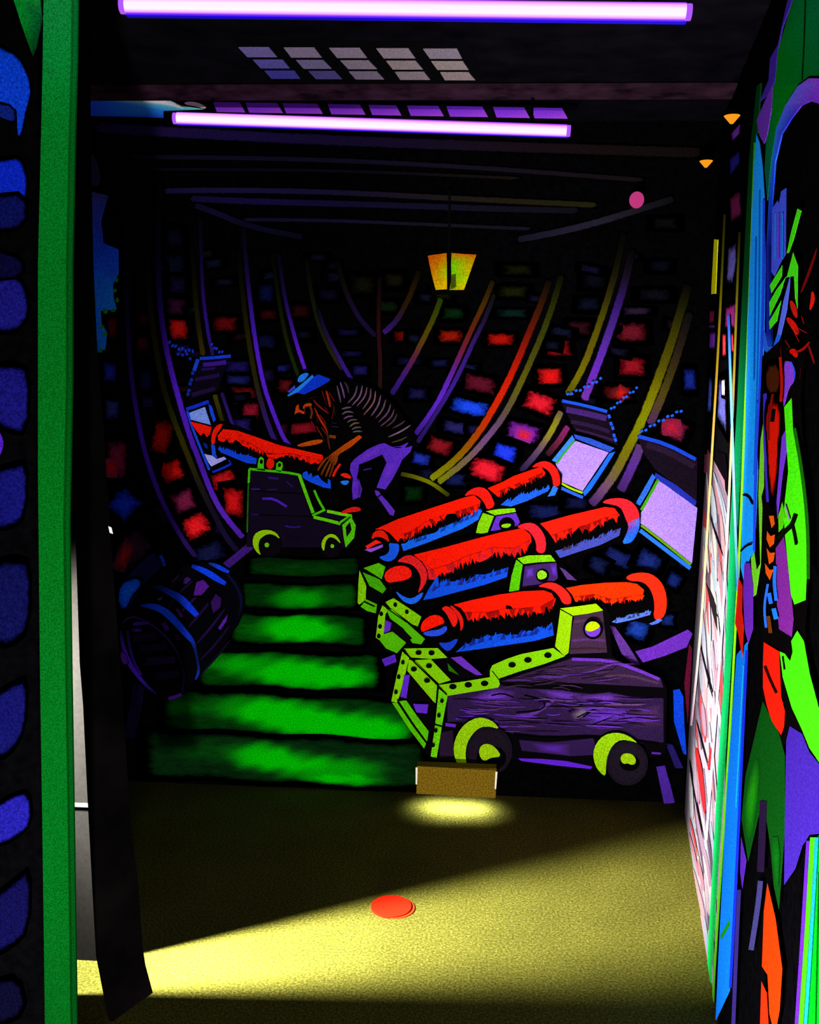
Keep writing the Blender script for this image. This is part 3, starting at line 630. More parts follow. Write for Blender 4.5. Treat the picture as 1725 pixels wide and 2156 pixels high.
cg = shapes(O1 + .012, [('p', 'P', [(848, 1364), (925, 1362), (944, 1383), (965, 1380), (1012, 1424), (1035, 1399), (1168, 1362), (1178, 1280), (1272, 1271), (1284, 1292), (1288, 1378), (1300, 1392), (1395, 1430), (1405, 1450), (1402, 1584), (1384, 1592), (1300, 1606), (1247, 1620), (1093, 1600), (960, 1600), (907, 1598), (900, 1590), (826, 1482)], (8, 6, 10)),
    ('p', 'R3', [(640, 1190), (880, 1150), (918, 1500), (600, 1512), (615, 1330)], (62, 40, 62)),
    ('s', 'R3', [(640, 1240), (760, 1225), (880, 1235)], 26, (78, 52, 78)), ('s', 'R3', [(620, 1400), (760, 1385), (900, 1400)], 22, (84, 44, 110)), ('s', 'R3', [(610, 1470), (760, 1460), (905, 1470)], 16, (50, 30, 46)),
    ('p', 'R3', [(20, 1745), (620, 1548), (960, 1553), (1180, 1630), (1370, 1718), (1392, 1795), (1100, 1780), (700, 1760), (300, 1752)], (50, 30, 62)),
    ('s', 'R3', [(620, 1556), (940, 1566), (1180, 1650), (1360, 1726)], 26, (104, 50, 182)), ('s', 'R3', [(300, 1720), (560, 1700), (800, 1660), (960, 1600)], 14, (90, 46, 150)), ('s', 'R3', [(400, 1660), (600, 1640), (900, 1580)], 12, (64, 38, 90)), ('s', 'R3', [(900, 1700), (1100, 1690), (1350, 1760)], 20, (74, 48, 74)),
    ('s', 'R3', [(700, 1720), (900, 1690), (960, 1650), (1000, 1610)], 6, (10, 7, 12)),
    ('p', 'R4', [(560, 742), (930, 660), (1150, 690), (1450, 712), (1790, 745), (2130, 760), (2130, 1080), (1900, 1090), (1650, 1030), (1300, 1040), (1040, 1020), (900, 960), (760, 930), (560, 930)], (44, 26, 66)),
    ('f', 'R4', [(700, 760), (900, 676), (1060, 710), (1040, 770), (900, 800), (740, 810)], (112, 54, 196)), ('f', 'R4', [(1180, 690), (1400, 700), (1600, 740), (1500, 790), (1300, 760)], (96, 48, 170)),
    ('f', 'R5', [(0, 955), (300, 925), (470, 960), (300, 1010), (100, 1010)], (104, 52, 176)), ('f', 'R5', [(40, 1110), (220, 1040), (500, 1040), (560, 1090), (330, 1150), (150, 1200)], (104, 52, 196)), ('f', 'R5', [(420, 1060), (700, 1010), (710, 1180), (480, 1200)], (74, 44, 84)),
    ('f', 'R5', [(0, 1095), (90, 1030), (200, 1036), (120, 1110), (30, 1150)], (112, 96, 116)), ('s', 'R4', [(1060, 890), (1180, 880), (1300, 800), (1340, 760)], 26, (90, 50, 140)), ('s', 'R4', [(620, 905), (740, 895), (860, 905)], 20, (92, 42, 180)),
    ('s', 'R4', [(880, 740), (960, 722), (1040, 752)], 10, BK), ('s', 'R4', [(1120, 735), (1250, 770), (1275, 815), (1220, 850), (1060, 862)], 12, BK), ('s', 'R4', [(1440, 860), (1560, 790)], 10, BK), ('s', 'R4', [(1500, 900), (1640, 830)], 8, BK), ('s', 'R5', [(100, 1110), (205, 1045)], 10, BK), ('s', 'R5', [(150, 1180), (300, 1120), (420, 1090)], 8, BK),
    ('s', 'R4', [(1040, 1020), (1300, 1048), (1660, 1030), (2100, 1090)], 22, BK), ('p', 'R4', [(1080, 1062), (1300, 1080), (1620, 1050), (1660, 1170), (1450, 1180), (1100, 1140)], (46, 26, 74)), ('f', 'R4', [(1150, 1080), (1460, 1090), (1460, 1180), (1220, 1150)], (84, 40, 160)),
    ('p', 'R4', [(1072, 1196), (1250, 1200), (1420, 1215), (1615, 1256), (1600, 1274), (1350, 1248), (1100, 1216)], (98, 36, 216)), ('s', 'R4', [(545, 950), (620, 960)], 24, (100, 42, 190)), ('p', 'R4', [(510, 1010), (600, 990), (610, 1180), (500, 1190)], (38, 22, 46)),
    ('s', 'R5', [(620, 1385), (690, 1390)], 16, (80, 40, 150))] + GRAIN, 'carriage', c1, 'purple wooden carriage with knots in its grain', thick=0.012, step=.00012, sbg=(46, 27, 66))
shapes(O1 + .03, [('p', 'R4', [(886, 520), (1000, 470), (1100, 438), (1330, 394), (1412, 455), (1260, 512), (1100, 560), (935, 616), (935, 640), (942, 655), (928, 682), (560, 742), (492, 664), (690, 636), (868, 606), (868, 560)], LIME, 0), ('s', 'R4', [(885, 560), (935, 625)], 8, (40, 70, 6))] +
       bolts('R4', [(600, 675), (712, 662), (830, 652), (1030, 517), (1145, 482), (1290, 448)], 27, 20), 'step_strap', cg, 'lime green bolted iron strap')
shapes(O1 + .03, [('p', 'R4', [(1380, 116), (1468, 164), (1452, 320), (1440, 430), (1410, 452), (1342, 384), (1362, 250)], (146, 204, 10)), ('p', 'R4', [(1380, 106), (1500, 92), (1640, 72), (1692, 122), (1580, 145), (1470, 160)], (160, 214, 8)), ('s', 'R4', [(1380, 112), (1470, 162)], 7, BK)], 'block_edge', cg, 'lime green edge of the trunnion block')
shapes(O1 + .03, [('p', 'R4', [(243, 398), (490, 395), (562, 466), (440, 474), (280, 462)], LIME), ('p', 'R4', [(325, 482), (440, 476), (585, 628), (500, 655), (420, 580)], LIME), ('p', 'R4', [(280, 478), (330, 492), (485, 665), (475, 795), (455, 780), (268, 560)], LIME),
                  ('p', 'R4', [(232, 420), (282, 466), (250, 600), (212, 745), (192, 792), (152, 782), (190, 600)], LIME), ('p', 'R4', [(158, 792), (196, 792), (300, 950), (405, 1090), (390, 1125), (280, 980)], LIME2), ('p', 'R4', [(208, 780), (262, 776), (340, 890), (424, 1000), (412, 1075), (320, 950)], LIME2),
                  ('p', 'R4', [(498, 690), (562, 742), (522, 950), (505, 1060), (482, 1195), (438, 1182), (465, 1000), (488, 790)], (104, 206, 10)),
                  ('p', 'R4', [(246, 590), (288, 590), (262, 762), (218, 750)], (96, 40, 206)), ('p', 'R4', [(310, 800), (422, 804), (412, 872), (334, 862)], (96, 42, 200)), ('p', 'R4', [(585, 465), (660, 455), (815, 590), (770, 592), (680, 540)], (108, 50, 190)), ('p', 'R4', [(560, 503), (645, 592), (570, 560)], (40, 110, 8)),
                  ('s', 'R4', [(245, 405), (285, 465), (490, 665), (555, 735)], 9, BK), ('s', 'R4', [(490, 660), (480, 790)], 9, BK), ('s', 'R4', [(192, 775), (245, 755)], 7, BK), ('s', 'R4', [(470, 950), (520, 965)], 10, BK)] +
       bolts('R4', [(350, 430), (445, 432), (426, 526), (316, 550), (412, 632)], 22, 16) + bolts('R4', [(236, 500), (206, 606), (186, 716), (520, 780), (498, 885), (476, 995), (456, 1102)], 13, 15), 'end_frame', cg, 'lime green bolted frame at the rear of the carriage')
shapes(O1 + .03, [('d', 'R3', 798, 1302, 84, 86, BK), ('d', 'R3', 796, 1302, 66, 66, (116, 56, 200)), ('p', 'R3', [(732, 1310), (738, 1270), (770, 1240), (815, 1236), (850, 1260), (858, 1285), (820, 1310), (770, 1325)], (186, 214, 8), 1)], 'trunnion', c1, 'round lime and purple trunnion end')
def wheel(par, off, z, face, cres, hub, facec=(24, 18, 28)):
    w = shapes(off, [('d', z, *face, facec), ('d', z, face[0], face[1], face[2] * .86, face[3] * .86, tuple(x * 1.15 for x in facec)), ('p', z, cres, (146, 204, 12), 1)], 'wheel', par, 'dark wheel with a lime crescent on its rim', thick=.004)
    shapes(off + .003, [('d', z, hub[0] + hub[2] * .25, hub[1] + hub[2] * .55, hub[2] * 1.35, hub[2] * 1.1, BK), ('p', z, hub[3], (150, 200, 12), 1)] if len(hub) > 3 else [('d', z, hub[0], hub[1], hub[2], hub[2], (110, 200, 16))], 'hub', w, 'lime green hub')
wheel(c1, O1 + .036, 'R4', (865, 1140, 168, 178), [(940, 985), (900, 935), (850, 908), (780, 897), (690, 940), (630, 1020), (603, 1110), (613, 1200), (660, 1275), (708, 1275), (690, 1180), (700, 1090), (740, 1020), (800, 968), (870, 965)],
      (860, 1150, 80, [(788, 1140), (808, 1098), (860, 1088), (912, 1118), (955, 1185), (875, 1190), (830, 1220), (798, 1190)]))
wheel(c1, O1 + .036, 'R5', (435, 1462, 158, 170), [(520, 1312), (440, 1250), (350, 1228), (260, 1248), (200, 1310), (175, 1390), (192, 1480), (230, 1535), (272, 1565), (275, 1470), (290, 1390), (330, 1320), (390, 1283), (470, 1295)],
      (440, 1430, 56, [(384, 1440), (388, 1405), (420, 1385), (470, 1392), (500, 1425), (498, 1470), (460, 1475), (440, 1462), (405, 1470)]))

# ---- middle cannon
c2 = empty('cannon', BACK.at(1000, 1380, 0.03), 'middle one of the three stacked right-hand red cannons, its muzzle at the right gun port', 'cannon', 'painted cannons with red barrels')
O2 = 0.031
shapes(O2, [('p', 'P', [(835, 1185), (860, 1163), (900, 1153), (1110, 1103), (1125, 1096), (1150, 1108), (1160, 1116), (1295, 1070), (1268, 1056), (1300, 1045), (1330, 1058), (1347, 1085), (1345, 1120), (1325, 1147), (1300, 1142), (1250, 1162), (1185, 1178), (1165, 1168), (1080, 1218), (900, 1267), (870, 1274), (845, 1262), (830, 1240), (815, 1215)], BK),
            ('p', 'P', [(871, 1168), (930, 1154), (1000, 1135), (1050, 1122), (1100, 1112), (1117, 1125), (1120, 1140), (1112, 1150), (1097, 1155), (1090, 1160), (1085, 1174), (1081, 1162), (1077, 1160), (1060, 1158), (1048, 1163), (1040, 1161), (1033, 1172), (1025, 1178), (1010, 1184), (1001, 1180), (996, 1167), (990, 1178), (984, 1184), (976, 1180), (968, 1186), (960, 1192), (954, 1202), (943, 1207), (934, 1204), (926, 1209), (915, 1221), (903, 1220), (900, 1200), (889, 1182)], RED),
            ('p', 'P', [(1002, 1168), (1020, 1160), (1036, 1150), (1046, 1158), (1036, 1170), (1025, 1178), (1010, 1184), (1001, 1180)], RED2), ('p', 'P', [(888, 1180), (905, 1195), (925, 1204), (915, 1221), (903, 1220), (900, 1200)], RED2),
            ('p', 'R3', [(350, 410), (600, 340), (900, 270), (980, 280), (1025, 340), (990, 370), (960, 365), (900, 392), (860, 400), (830, 432), (780, 478), (740, 455), (700, 450), (680, 440), (640, 480), (620, 476), (560, 512), (530, 500), (505, 552), (470, 552), (420, 480)], (250, 30, 14)),
            ('p', 'R2', [(738, 1352), (790, 1250), (872, 1128), (880, 1212), (910, 1185), (960, 1178), (1010, 1185), (1082, 1165), (1110, 1190), (1130, 1180), (1230, 1118), (1300, 1120), (1400, 1088), (1512, 1055), (1500, 1142), (1300, 1212), (1000, 1292), (850, 1332)], CB2),
            ('p', 'R3', [(478, 642), (560, 620), (620, 610), (700, 562), (800, 545), (900, 500), (1034, 446), (1022, 512), (860, 592), (700, 642), (520, 702)], (66, 76, 178)),
            ('j', 'P', [(905, 1208), (945, 1197), (985, 1178), (1040, 1160), (1085, 1162), (1114, 1146)], (2, 15), RED, 56, 5, (190, 24, 30)), ('j', 'R3', [(470, 530), (600, 480), (740, 450), (880, 395), (1000, 360)], (2, 12), (250, 30, 14), 40, 4, (150, 14, 10)),
            ('j', 'R2', [(790, 1280), (900, 1205), (1100, 1190), (1300, 1135), (1505, 1075)], (3, -11), CB2, 44, 4, (30, 40, 130)), ('j', 'R3', [(540, 630), (700, 575), (860, 520), (1025, 460)], (2, -8), (66, 76, 178), 26, 4, (60, 44, 70))], 'barrel', c2, thick=.003)
shapes(O2 + .004, [('p', 'R3', [(145, 442), (210, 408), (290, 402), (352, 448), (394, 520), (404, 600), (386, 664), (318, 654), (320, 580), (290, 512), (240, 462)], (232, 34, 46), 1)], 'barrel_ring', c2)
shapes(O2 + .004, [('p', 'R3', [(868, 236), (920, 203), (1020, 192), (1112, 213), (1175, 280), (1194, 350), (1182, 425), (1120, 432), (1080, 392), (1060, 330), (1028, 270), (960, 250)], (232, 36, 48), 1), ('g', 'R3', [(1085, 402), (1180, 365), (1194, 360), (1192, 450), (1150, 540), (1110, 578), (1040, 582), (1080, 500), (1100, 440)], [(180, 50, 110), (130, 90, 190), (80, 110, 220), CB1, CB1, CB1, (40, 130, 250), (40, 90, 220), (130, 60, 160)], 1)], 'muzzle_ring', c2)
shapes(O2 + .004, [('p', 'R2', [(494, 1004), (570, 948), (640, 943), (722, 1000), (778, 1100), (772, 1180), (720, 1265), (688, 1292), (722, 1180), (700, 1092), (640, 1030), (560, 1008)], (226, 32, 34), 1), ('p', 'R2', [(482, 1262), (560, 1322), (640, 1342), (745, 1268), (722, 1340), (650, 1394), (570, 1374), (518, 1320)], (28, 104, 240), 1)], 'barrel_ring', c2)
shapes(O2 + .005, [('p', 'R2', [(376, 1115), (458, 1050), (560, 1036), (622, 1068), (640, 1130), (592, 1168), (500, 1184), (408, 1198)], (252, 30, 16), 1)], 'cascabel_knob', c2, thick=.004)
cg2 = shapes(O2 + .008, [('p', 'R2', [(388, 1370), (470, 1332), (722, 1500), (760, 1700), (720, 1756), (640, 1745), (580, 1760), (500, 1835), (330, 1745), (306, 1695), (330, 1500), (365, 1400)], (8, 6, 9)),
                   ('p', 'R2', [(395, 1370), (470, 1334), (600, 1420), (722, 1502), (690, 1592), (640, 1572), (440, 1422)], LIME), ('p', 'R2', [(368, 1400), (424, 1440), (396, 1480), (382, 1650), (350, 1722), (308, 1692), (330, 1500)], LIME), ('p', 'R2', [(330, 1700), (380, 1660), (460, 1638), (585, 1740), (500, 1834), (400, 1790)], LIME2),
                   ('p', 'R2', [(400, 1430), (462, 1440), (560, 1530), (650, 1612), (755, 1705), (720, 1754), (640, 1742), (560, 1610), (440, 1520)], LIME2), ('p', 'R2', [(395, 1530), (452, 1560), (436, 1632), (380, 1652)], PUR), ('p', 'R2', [(450, 1540), (560, 1620), (640, 1700), (600, 1720), (470, 1630)], (10, 8, 14)),
                   ('s', 'R2', [(400, 1420), (540, 1520), (690, 1620)], 9, BK)] + bolts('R2', [(485, 1395), (590, 1460), (358, 1478), (347, 1592), (335, 1680)], 17, 20), 'carriage_end', c2, 'lime green bolted rear end of the carriage', thick=.006)
shapes(O2 + .008, [('p', 'R2', [(362, 1890), (482, 1843), (498, 1912), (392, 1954)], (90, 40, 200))], 'axle_end', cg2)
shapes(O2 + .008, [('p', 'R3', [(150, 712), (250, 678), (440, 672), (484, 732), (506, 870), (470, 905), (180, 990), (85, 988), (108, 850)], (8, 6, 9)), ('p', 'R3', [(158, 705), (250, 680), (440, 675), (482, 730), (330, 738), (210, 752)], (120, 206, 10)), ('p', 'R3', [(150, 716), (204, 758), (185, 880), (172, 984), (88, 986), (110, 850)], LIME2),
                   ('p', 'R3', [(222, 770), (350, 752), (490, 740), (502, 870), (470, 900), (330, 925), (202, 942)], (62, 34, 100)), ('f', 'R3', [(230, 790), (300, 770), (300, 860), (225, 880)], (100, 56, 190)), ('f', 'R3', [(430, 750), (490, 745), (500, 860), (455, 860)], (100, 46, 190)), ('d', 'R3', 372, 850, 56, 58, BK), ('p', 'R3', [(320, 832), (360, 798), (412, 828), (402, 872), (340, 888)], (140, 210, 30), 1),
                   ('p', 'R3', [(515, 780), (560, 800), (662, 892), (580, 884)], (84, 52, 120))], 'trunnion_block', c2, 'purple trunnion block with lime edges', thick=.006, sbg=(62, 34, 100))

# ---- farthest right-hand cannon
c3 = empty('cannon', BACK.at(900, 1290, 0.02), 'farthest of the three stacked right-hand red cannons, below the painted sailor\'s feet', 'cannon', 'painted cannons with red barrels')
O3 = 0.019
shapes(O3, [('p', 'P', [(784, 1150), (785, 1130), (800, 1106), (990, 1043), (1010, 1025), (1035, 1028), (1140, 983), (1122, 976), (1160, 968), (1184, 1000), (1182, 1030), (1160, 1050), (1120, 1052), (1060, 1068), (1040, 1077), (1010, 1107), (860, 1162), (825, 1184), (800, 1176), (790, 1165)], BK),
            ('p', 'R2', [(300, 710), (500, 620), (800, 520), (1110, 420), (1200, 400), (1260, 450), (1250, 510), (1215, 520), (1190, 545), (1170, 530), (1120, 530), (1095, 560), (1050, 585), (1030, 565), (960, 570), (930, 610), (890, 632), (840, 645), (800, 610), (790, 675), (760, 665), (720, 692), (680, 690), (660, 745), (640, 775), (620, 740), (600, 740), (570, 770), (560, 795), (530, 790), (510, 825), (430, 740), (370, 710)], RED),
            ('p', 'P', [(1027, 1028), (1060, 1014), (1082, 1002), (1140, 982), (1149, 997), (1140, 1006), (1130, 1004), (1111, 1017), (1102, 1014), (1090, 1026), (1082, 1029), (1074, 1026), (1066, 1038), (1058, 1034), (1050, 1047)], RED),
            ('p', 'R2', [(538, 842), (580, 835), (640, 798), (655, 820), (700, 788), (730, 770), (780, 758), (850, 738), (900, 700), (950, 680), (1005, 650), (1015, 690), (1100, 600), (1160, 580), (1210, 528), (1275, 538), (1240, 622), (1100, 702), (800, 822), (560, 908)], CB1),
            ('p', 'A5', [(705, 2012), (760, 1965), (775, 1990), (820, 1950), (860, 1930), (920, 1930), (1062, 1878), (1050, 1912), (900, 1982), (780, 2024)], (30, 96, 236)),
            ('j', 'R2', [(510, 800), (640, 752), (760, 672), (880, 622), (1050, 572), (1250, 510)], (2, 12), RED, 50, 4, (150, 14, 10)), ('j', 'A5', [(680, 1935), (800, 1885), (900, 1845), (1020, 1790)], (2, 9), RED, 28, 3, (150, 14, 10)),
            ('j', 'R2', [(560, 845), (750, 785), (900, 715), (1100, 625), (1260, 550)], (3, -9), CB1, 36, 3.5, (20, 50, 150)), ('j', 'A5', [(740, 2000), (850, 1945), (960, 1915), (1055, 1885)], (2, -8), (30, 96, 236), 22, 3)], 'barrel', c3, thick=.008)
shapes(O3 + .003, [('p', 'R2', [(262, 805), (290, 728), (360, 712), (412, 750), (434, 835), (390, 792), (320, 772)], (240, 30, 14), 1), ('p', 'R2', [(425, 830), (470, 838), (522, 838), (518, 920), (470, 992), (400, 1004), (326, 960), (400, 945), (435, 900)], (24, 92, 236), 1)], 'barrel_ring', c3)
shapes(O3 + .003, [('p', 'R2', [(1106, 412), (1150, 358), (1230, 322), (1312, 338), (1362, 410), (1394, 500), (1318, 534), (1300, 480), (1250, 412), (1180, 390)], (242, 26, 18), 1)], 'barrel_ring', c3)
shapes(O3 + .003, [('p', 'A5', [(922, 1742), (980, 1698), (1050, 1692), (1113, 1740), (1138, 1810), (1138, 1872), (1088, 1882), (1080, 1810), (1050, 1760), (1000, 1732)], (238, 28, 22), 1), ('p', 'A5', [(1088, 1872), (1124, 1888), (1100, 1942), (1045, 1952), (1070, 1912)], (40, 120, 244))], 'muzzle_ring', c3)
shapes(O3 + .004, [('p', 'R2', [(200, 895), (215, 860), (310, 800), (365, 830), (372, 870), (262, 918)], BK, 1), ('p', 'R2', [(214, 862), (310, 804), (362, 828), (300, 850), (230, 890)], (250, 34, 20)), ('p', 'R2', [(204, 895), (300, 872), (372, 845), (372, 870), (262, 918)], (150, 80, 220))], 'cascabel_knob', c3, thick=.01)
shapes(O3 + .005, [('p', 'R2', [(182, 1062), (335, 1012), (398, 1050), (410, 1250), (320, 1390), (310, 1474), (230, 1452), (165, 1412), (142, 1380), (150, 1200), (158, 1080)], (7, 6, 8)), ('p', 'R2', [(185, 1065), (335, 1014), (396, 1050), (362, 1162), (280, 1112)], LIME2), ('p', 'R2', [(190, 1100), (340, 1162), (405, 1250), (370, 1292), (250, 1222)], (66, 170, 10)),
                   ('p', 'R2', [(160, 1080), (222, 1222), (216, 1350), (160, 1392), (143, 1380), (150, 1200)], LIME), ('p', 'R2', [(170, 1412), (222, 1345), (320, 1390), (310, 1472), (230, 1452)], LIME2), ('s', 'R2', [(185, 1065), (250, 1100), (340, 1160)], 12, BK), ('s', 'R2', [(200, 1365), (300, 1410)], 14, BK)], 'carriage_end', c3, 'lime green box end of the carriage', thick=.01)
shapes(O3 + .005, [('p', 'R2', [(1278, 558), (1310, 540), (1430, 522), (1572, 518), (1620, 640), (1590, 705), (1320, 755), (1216, 742), (1240, 650)], (7, 6, 8)), ('p', 'R2', [(1280, 560), (1382, 590), (1350, 670), (1320, 752), (1218, 742), (1240, 650)], LIME), ('p', 'R2', [(1308, 545), (1430, 524), (1570, 518), (1582, 550), (1390, 582)], (130, 210, 10)), ('p', 'R2', [(1402, 592), (1580, 560), (1618, 640), (1590, 702), (1350, 724)], (96, 46, 190)), ('d', 'R2', 1500, 665, 72, 66, BK), ('p', 'R2', [(1448, 668), (1500, 655), (1545, 662), (1510, 700), (1450, 692)], (130, 200, 20), 1)], 'trunnion_block', c3, 'purple trunnion block with lime edges', thick=.01)

# ---- left cannon
c4 = empty('cannon', BACK.at(620, 1175, 0.02), 'red painted cannon poking through the left gun port on a green-outlined dark carriage', 'cannon', 'painted cannons with red barrels')
O4 = 0.0215
shapes(O4, [('p', 'A2', [(88, 200), (280, 250), (310, 218), (402, 218), (700, 340), (1300, 515), (1385, 580), (1440, 640), (1430, 760), (1380, 824), (1110, 730), (1080, 690), (700, 600), (340, 480), (332, 540), (290, 515), (160, 340)], BK),
            ('p', 'A2', [(338, 335), (390, 274), (520, 288), (700, 350), (900, 420), (1290, 508), (1302, 550), (1250, 594), (1225, 575), (1180, 594), (1165, 560), (1150, 575), (1120, 545), (1090, 560), (1070, 530), (1050, 525), (1000, 515), (940, 510), (870, 545), (820, 530), (862, 500), (800, 490), (750, 480), (720, 460), (680, 450), (640, 430), (610, 440), (560, 420), (540, 395), (500, 370), (480, 395), (440, 398), (420, 360), (395, 390), (370, 388), (342, 372)], RED),
            ('p', 'A2', [(88, 204), (180, 225), (282, 254), (270, 320), (240, 348), (215, 310), (180, 332), (140, 282)], RED),
            ('p', 'A2', [(338, 452), (365, 440), (400, 462), (430, 460), (520, 500), (600, 510), (692, 540), (690, 592), (600, 582), (480, 532), (370, 487)], (20, 70, 226)), ('p', 'A2', [(205, 395), (240, 410), (250, 455), (220, 440)], (14, 40, 150)),
            ('p', 'A2', [(1105, 690), (1120, 665), (1150, 655), (1165, 690), (1190, 670), (1200, 710), (1250, 690), (1280, 735), (1335, 775), (1342, 725), (1362, 740), (1368, 814), (1300, 804), (1180, 755), (1120, 722)], (20, 80, 236)), ('s', 'A2', [(1385, 705), (1410, 650), (1452, 590)], 22, (222, 30, 16)),
            ('j', 'A2', [(350, 375), (500, 372), (650, 432), (800, 520), (1000, 515), (1285, 575)], (-1, 8), RED, 44, 3.5, (200, 20, 8)), ('j', 'A2', [(350, 445), (500, 490), (690, 538)], (1, -6), (20, 70, 226), 20, 3), ('j', 'A2', [(1120, 700), (1220, 740), (1330, 780)], (-1, -9), (20, 80, 236), 16, 3)], 'barrel', c4, thick=.008)
shapes(O4 + .004, [('p', 'A2', [(276, 405), (288, 300), (330, 236), (390, 222), (364, 270), (322, 332), (312, 415)], (250, 28, 10), 1), ('p', 'A2', [(278, 410), (312, 420), (322, 500), (338, 538), (288, 512)], (26, 78, 236))], 'muzzle_ring', c4)
shapes(O4 + .004, [('p', 'A2', [(1448, 684), (1500, 668), (1552, 700), (1546, 728), (1470, 706)], (244, 36, 20), 1), ('p', 'A2', [(1446, 744), (1542, 738), (1512, 782), (1470, 778)], (34, 124, 250), 1)], 'cascabel_knob', c4)
LG = (70, 196, 8)
cg4 = shapes(O4 + .003, [('p', 'A2', [(618, 636), (760, 645), (1090, 690), (1200, 1030), (1300, 1000), (1460, 1040), (1556, 1060), (1596, 1150), (1578, 1262), (1500, 1348), (600, 1345), (605, 1000)], (19, 11, 30)),
    ('s', 'A2', [(745, 905), (850, 905), (965, 978)], 22, (76, 32, 190)), ('s', 'A2', [(640, 820), (720, 818)], 14, (62, 26, 130)), ('s', 'A2', [(790, 825), (880, 820)], 12, (40, 20, 90)), ('s', 'A2', [(640, 1050), (710, 1052)], 14, (60, 34, 130)), ('s', 'A2', [(795, 715), (890, 722)], 20, (48, 22, 110)), ('s', 'A2', [(960, 745), (1020, 800)], 10, (44, 22, 100)), ('s', 'A2', [(950, 1150), (1000, 1165), (1090, 1160)], 14, (46, 24, 120)), ('s', 'A2', [(620, 1052), (900, 1060), (1200, 1070)], 6, BK), ('s', 'A2', [(620, 830), (850, 850), (1130, 860)], 6, BK)], 'carriage', c4, 'dark purple carriage side', thick=.008, step=.0003)
shapes(O4 + .007, [('s', 'A2', [(625, 630), (615, 820), (606, 1210)], 12, (30, 110, 8)), ('s', 'A2', [(626, 640), (620, 760)], 20, LG), ('s', 'A2', [(625, 635), (760, 648), (950, 665), (1085, 690)], 22, LG), ('s', 'A2', [(1080, 690), (1140, 860), (1205, 1035)], 30, (90, 208, 8)), ('s', 'A2', [(1215, 828), (1255, 920), (1302, 1000)], 22, LG), ('s', 'A2', [(1198, 1058), (1316, 1004)], 20, LG),
                  ('s', 'A2', [(1210, 1072), (1330, 1100), (1445, 1130)], 30, (96, 208, 8)), ('s', 'A2', [(1332, 1018), (1440, 1040), (1556, 1064)], 28, (110, 214, 12)), ('s', 'A2', [(1435, 1136), (1555, 1060)], 30, LG),
                  ('p', 'A2', [(1470, 1142), (1556, 1076), (1594, 1150), (1578, 1262), (1500, 1350), (1480, 1240)], (84, 200, 10)), ('p', 'A2', [(1500, 1165), (1540, 1116), (1555, 1190), (1510, 1255)], (10, 12, 10)), ('s', 'A2', [(1455, 1140), (1545, 1072)], 9, BK)], 'edge_outline', cg4, 'bright green edges of the carriage')
shapes(O4 + .008, [('p', 'A2', [(712, 540), (732, 522), (757, 540), (757, 628), (775, 652), (696, 642), (706, 575)], LG), ('d', 'A2', 735, 570, 14, 20, BK)], 'trunnion_bracket', cg4)
shapes(O4 + .008, [('p', 'A2', [(872, 585), (898, 564), (925, 575), (932, 612), (912, 662), (864, 650)], LG), ('d', 'A2', 900, 600, 14, 18, BK)], 'trunnion_bracket', cg4)
shapes(O4 + .009, [('p', 'A2', [(778, 585), (795, 540), (818, 532), (846, 548), (854, 590), (838, 630), (808, 638), (785, 620)], (240, 26, 10), 1)], 'trunnion', c4)
wheel(c4, O4 + .009, 'A2', (800, 1322, 122, 116), [(735, 1425), (680, 1380), (652, 1310), (668, 1230), (730, 1192), (800, 1186), (872, 1212), (910, 1278), (850, 1232), (790, 1226), (730, 1262), (708, 1310), (712, 1370)], (785, 1326, 21), (10, 7, 13))
wheel(c4, O4 + .009, 'A2', (1372, 1338, 92, 106), [(1305, 1395), (1275, 1330), (1300, 1258), (1360, 1220), (1420, 1238), (1466, 1325), (1400, 1262), (1350, 1252), (1315, 1300)], (1380, 1336, 17), (10, 7, 13))

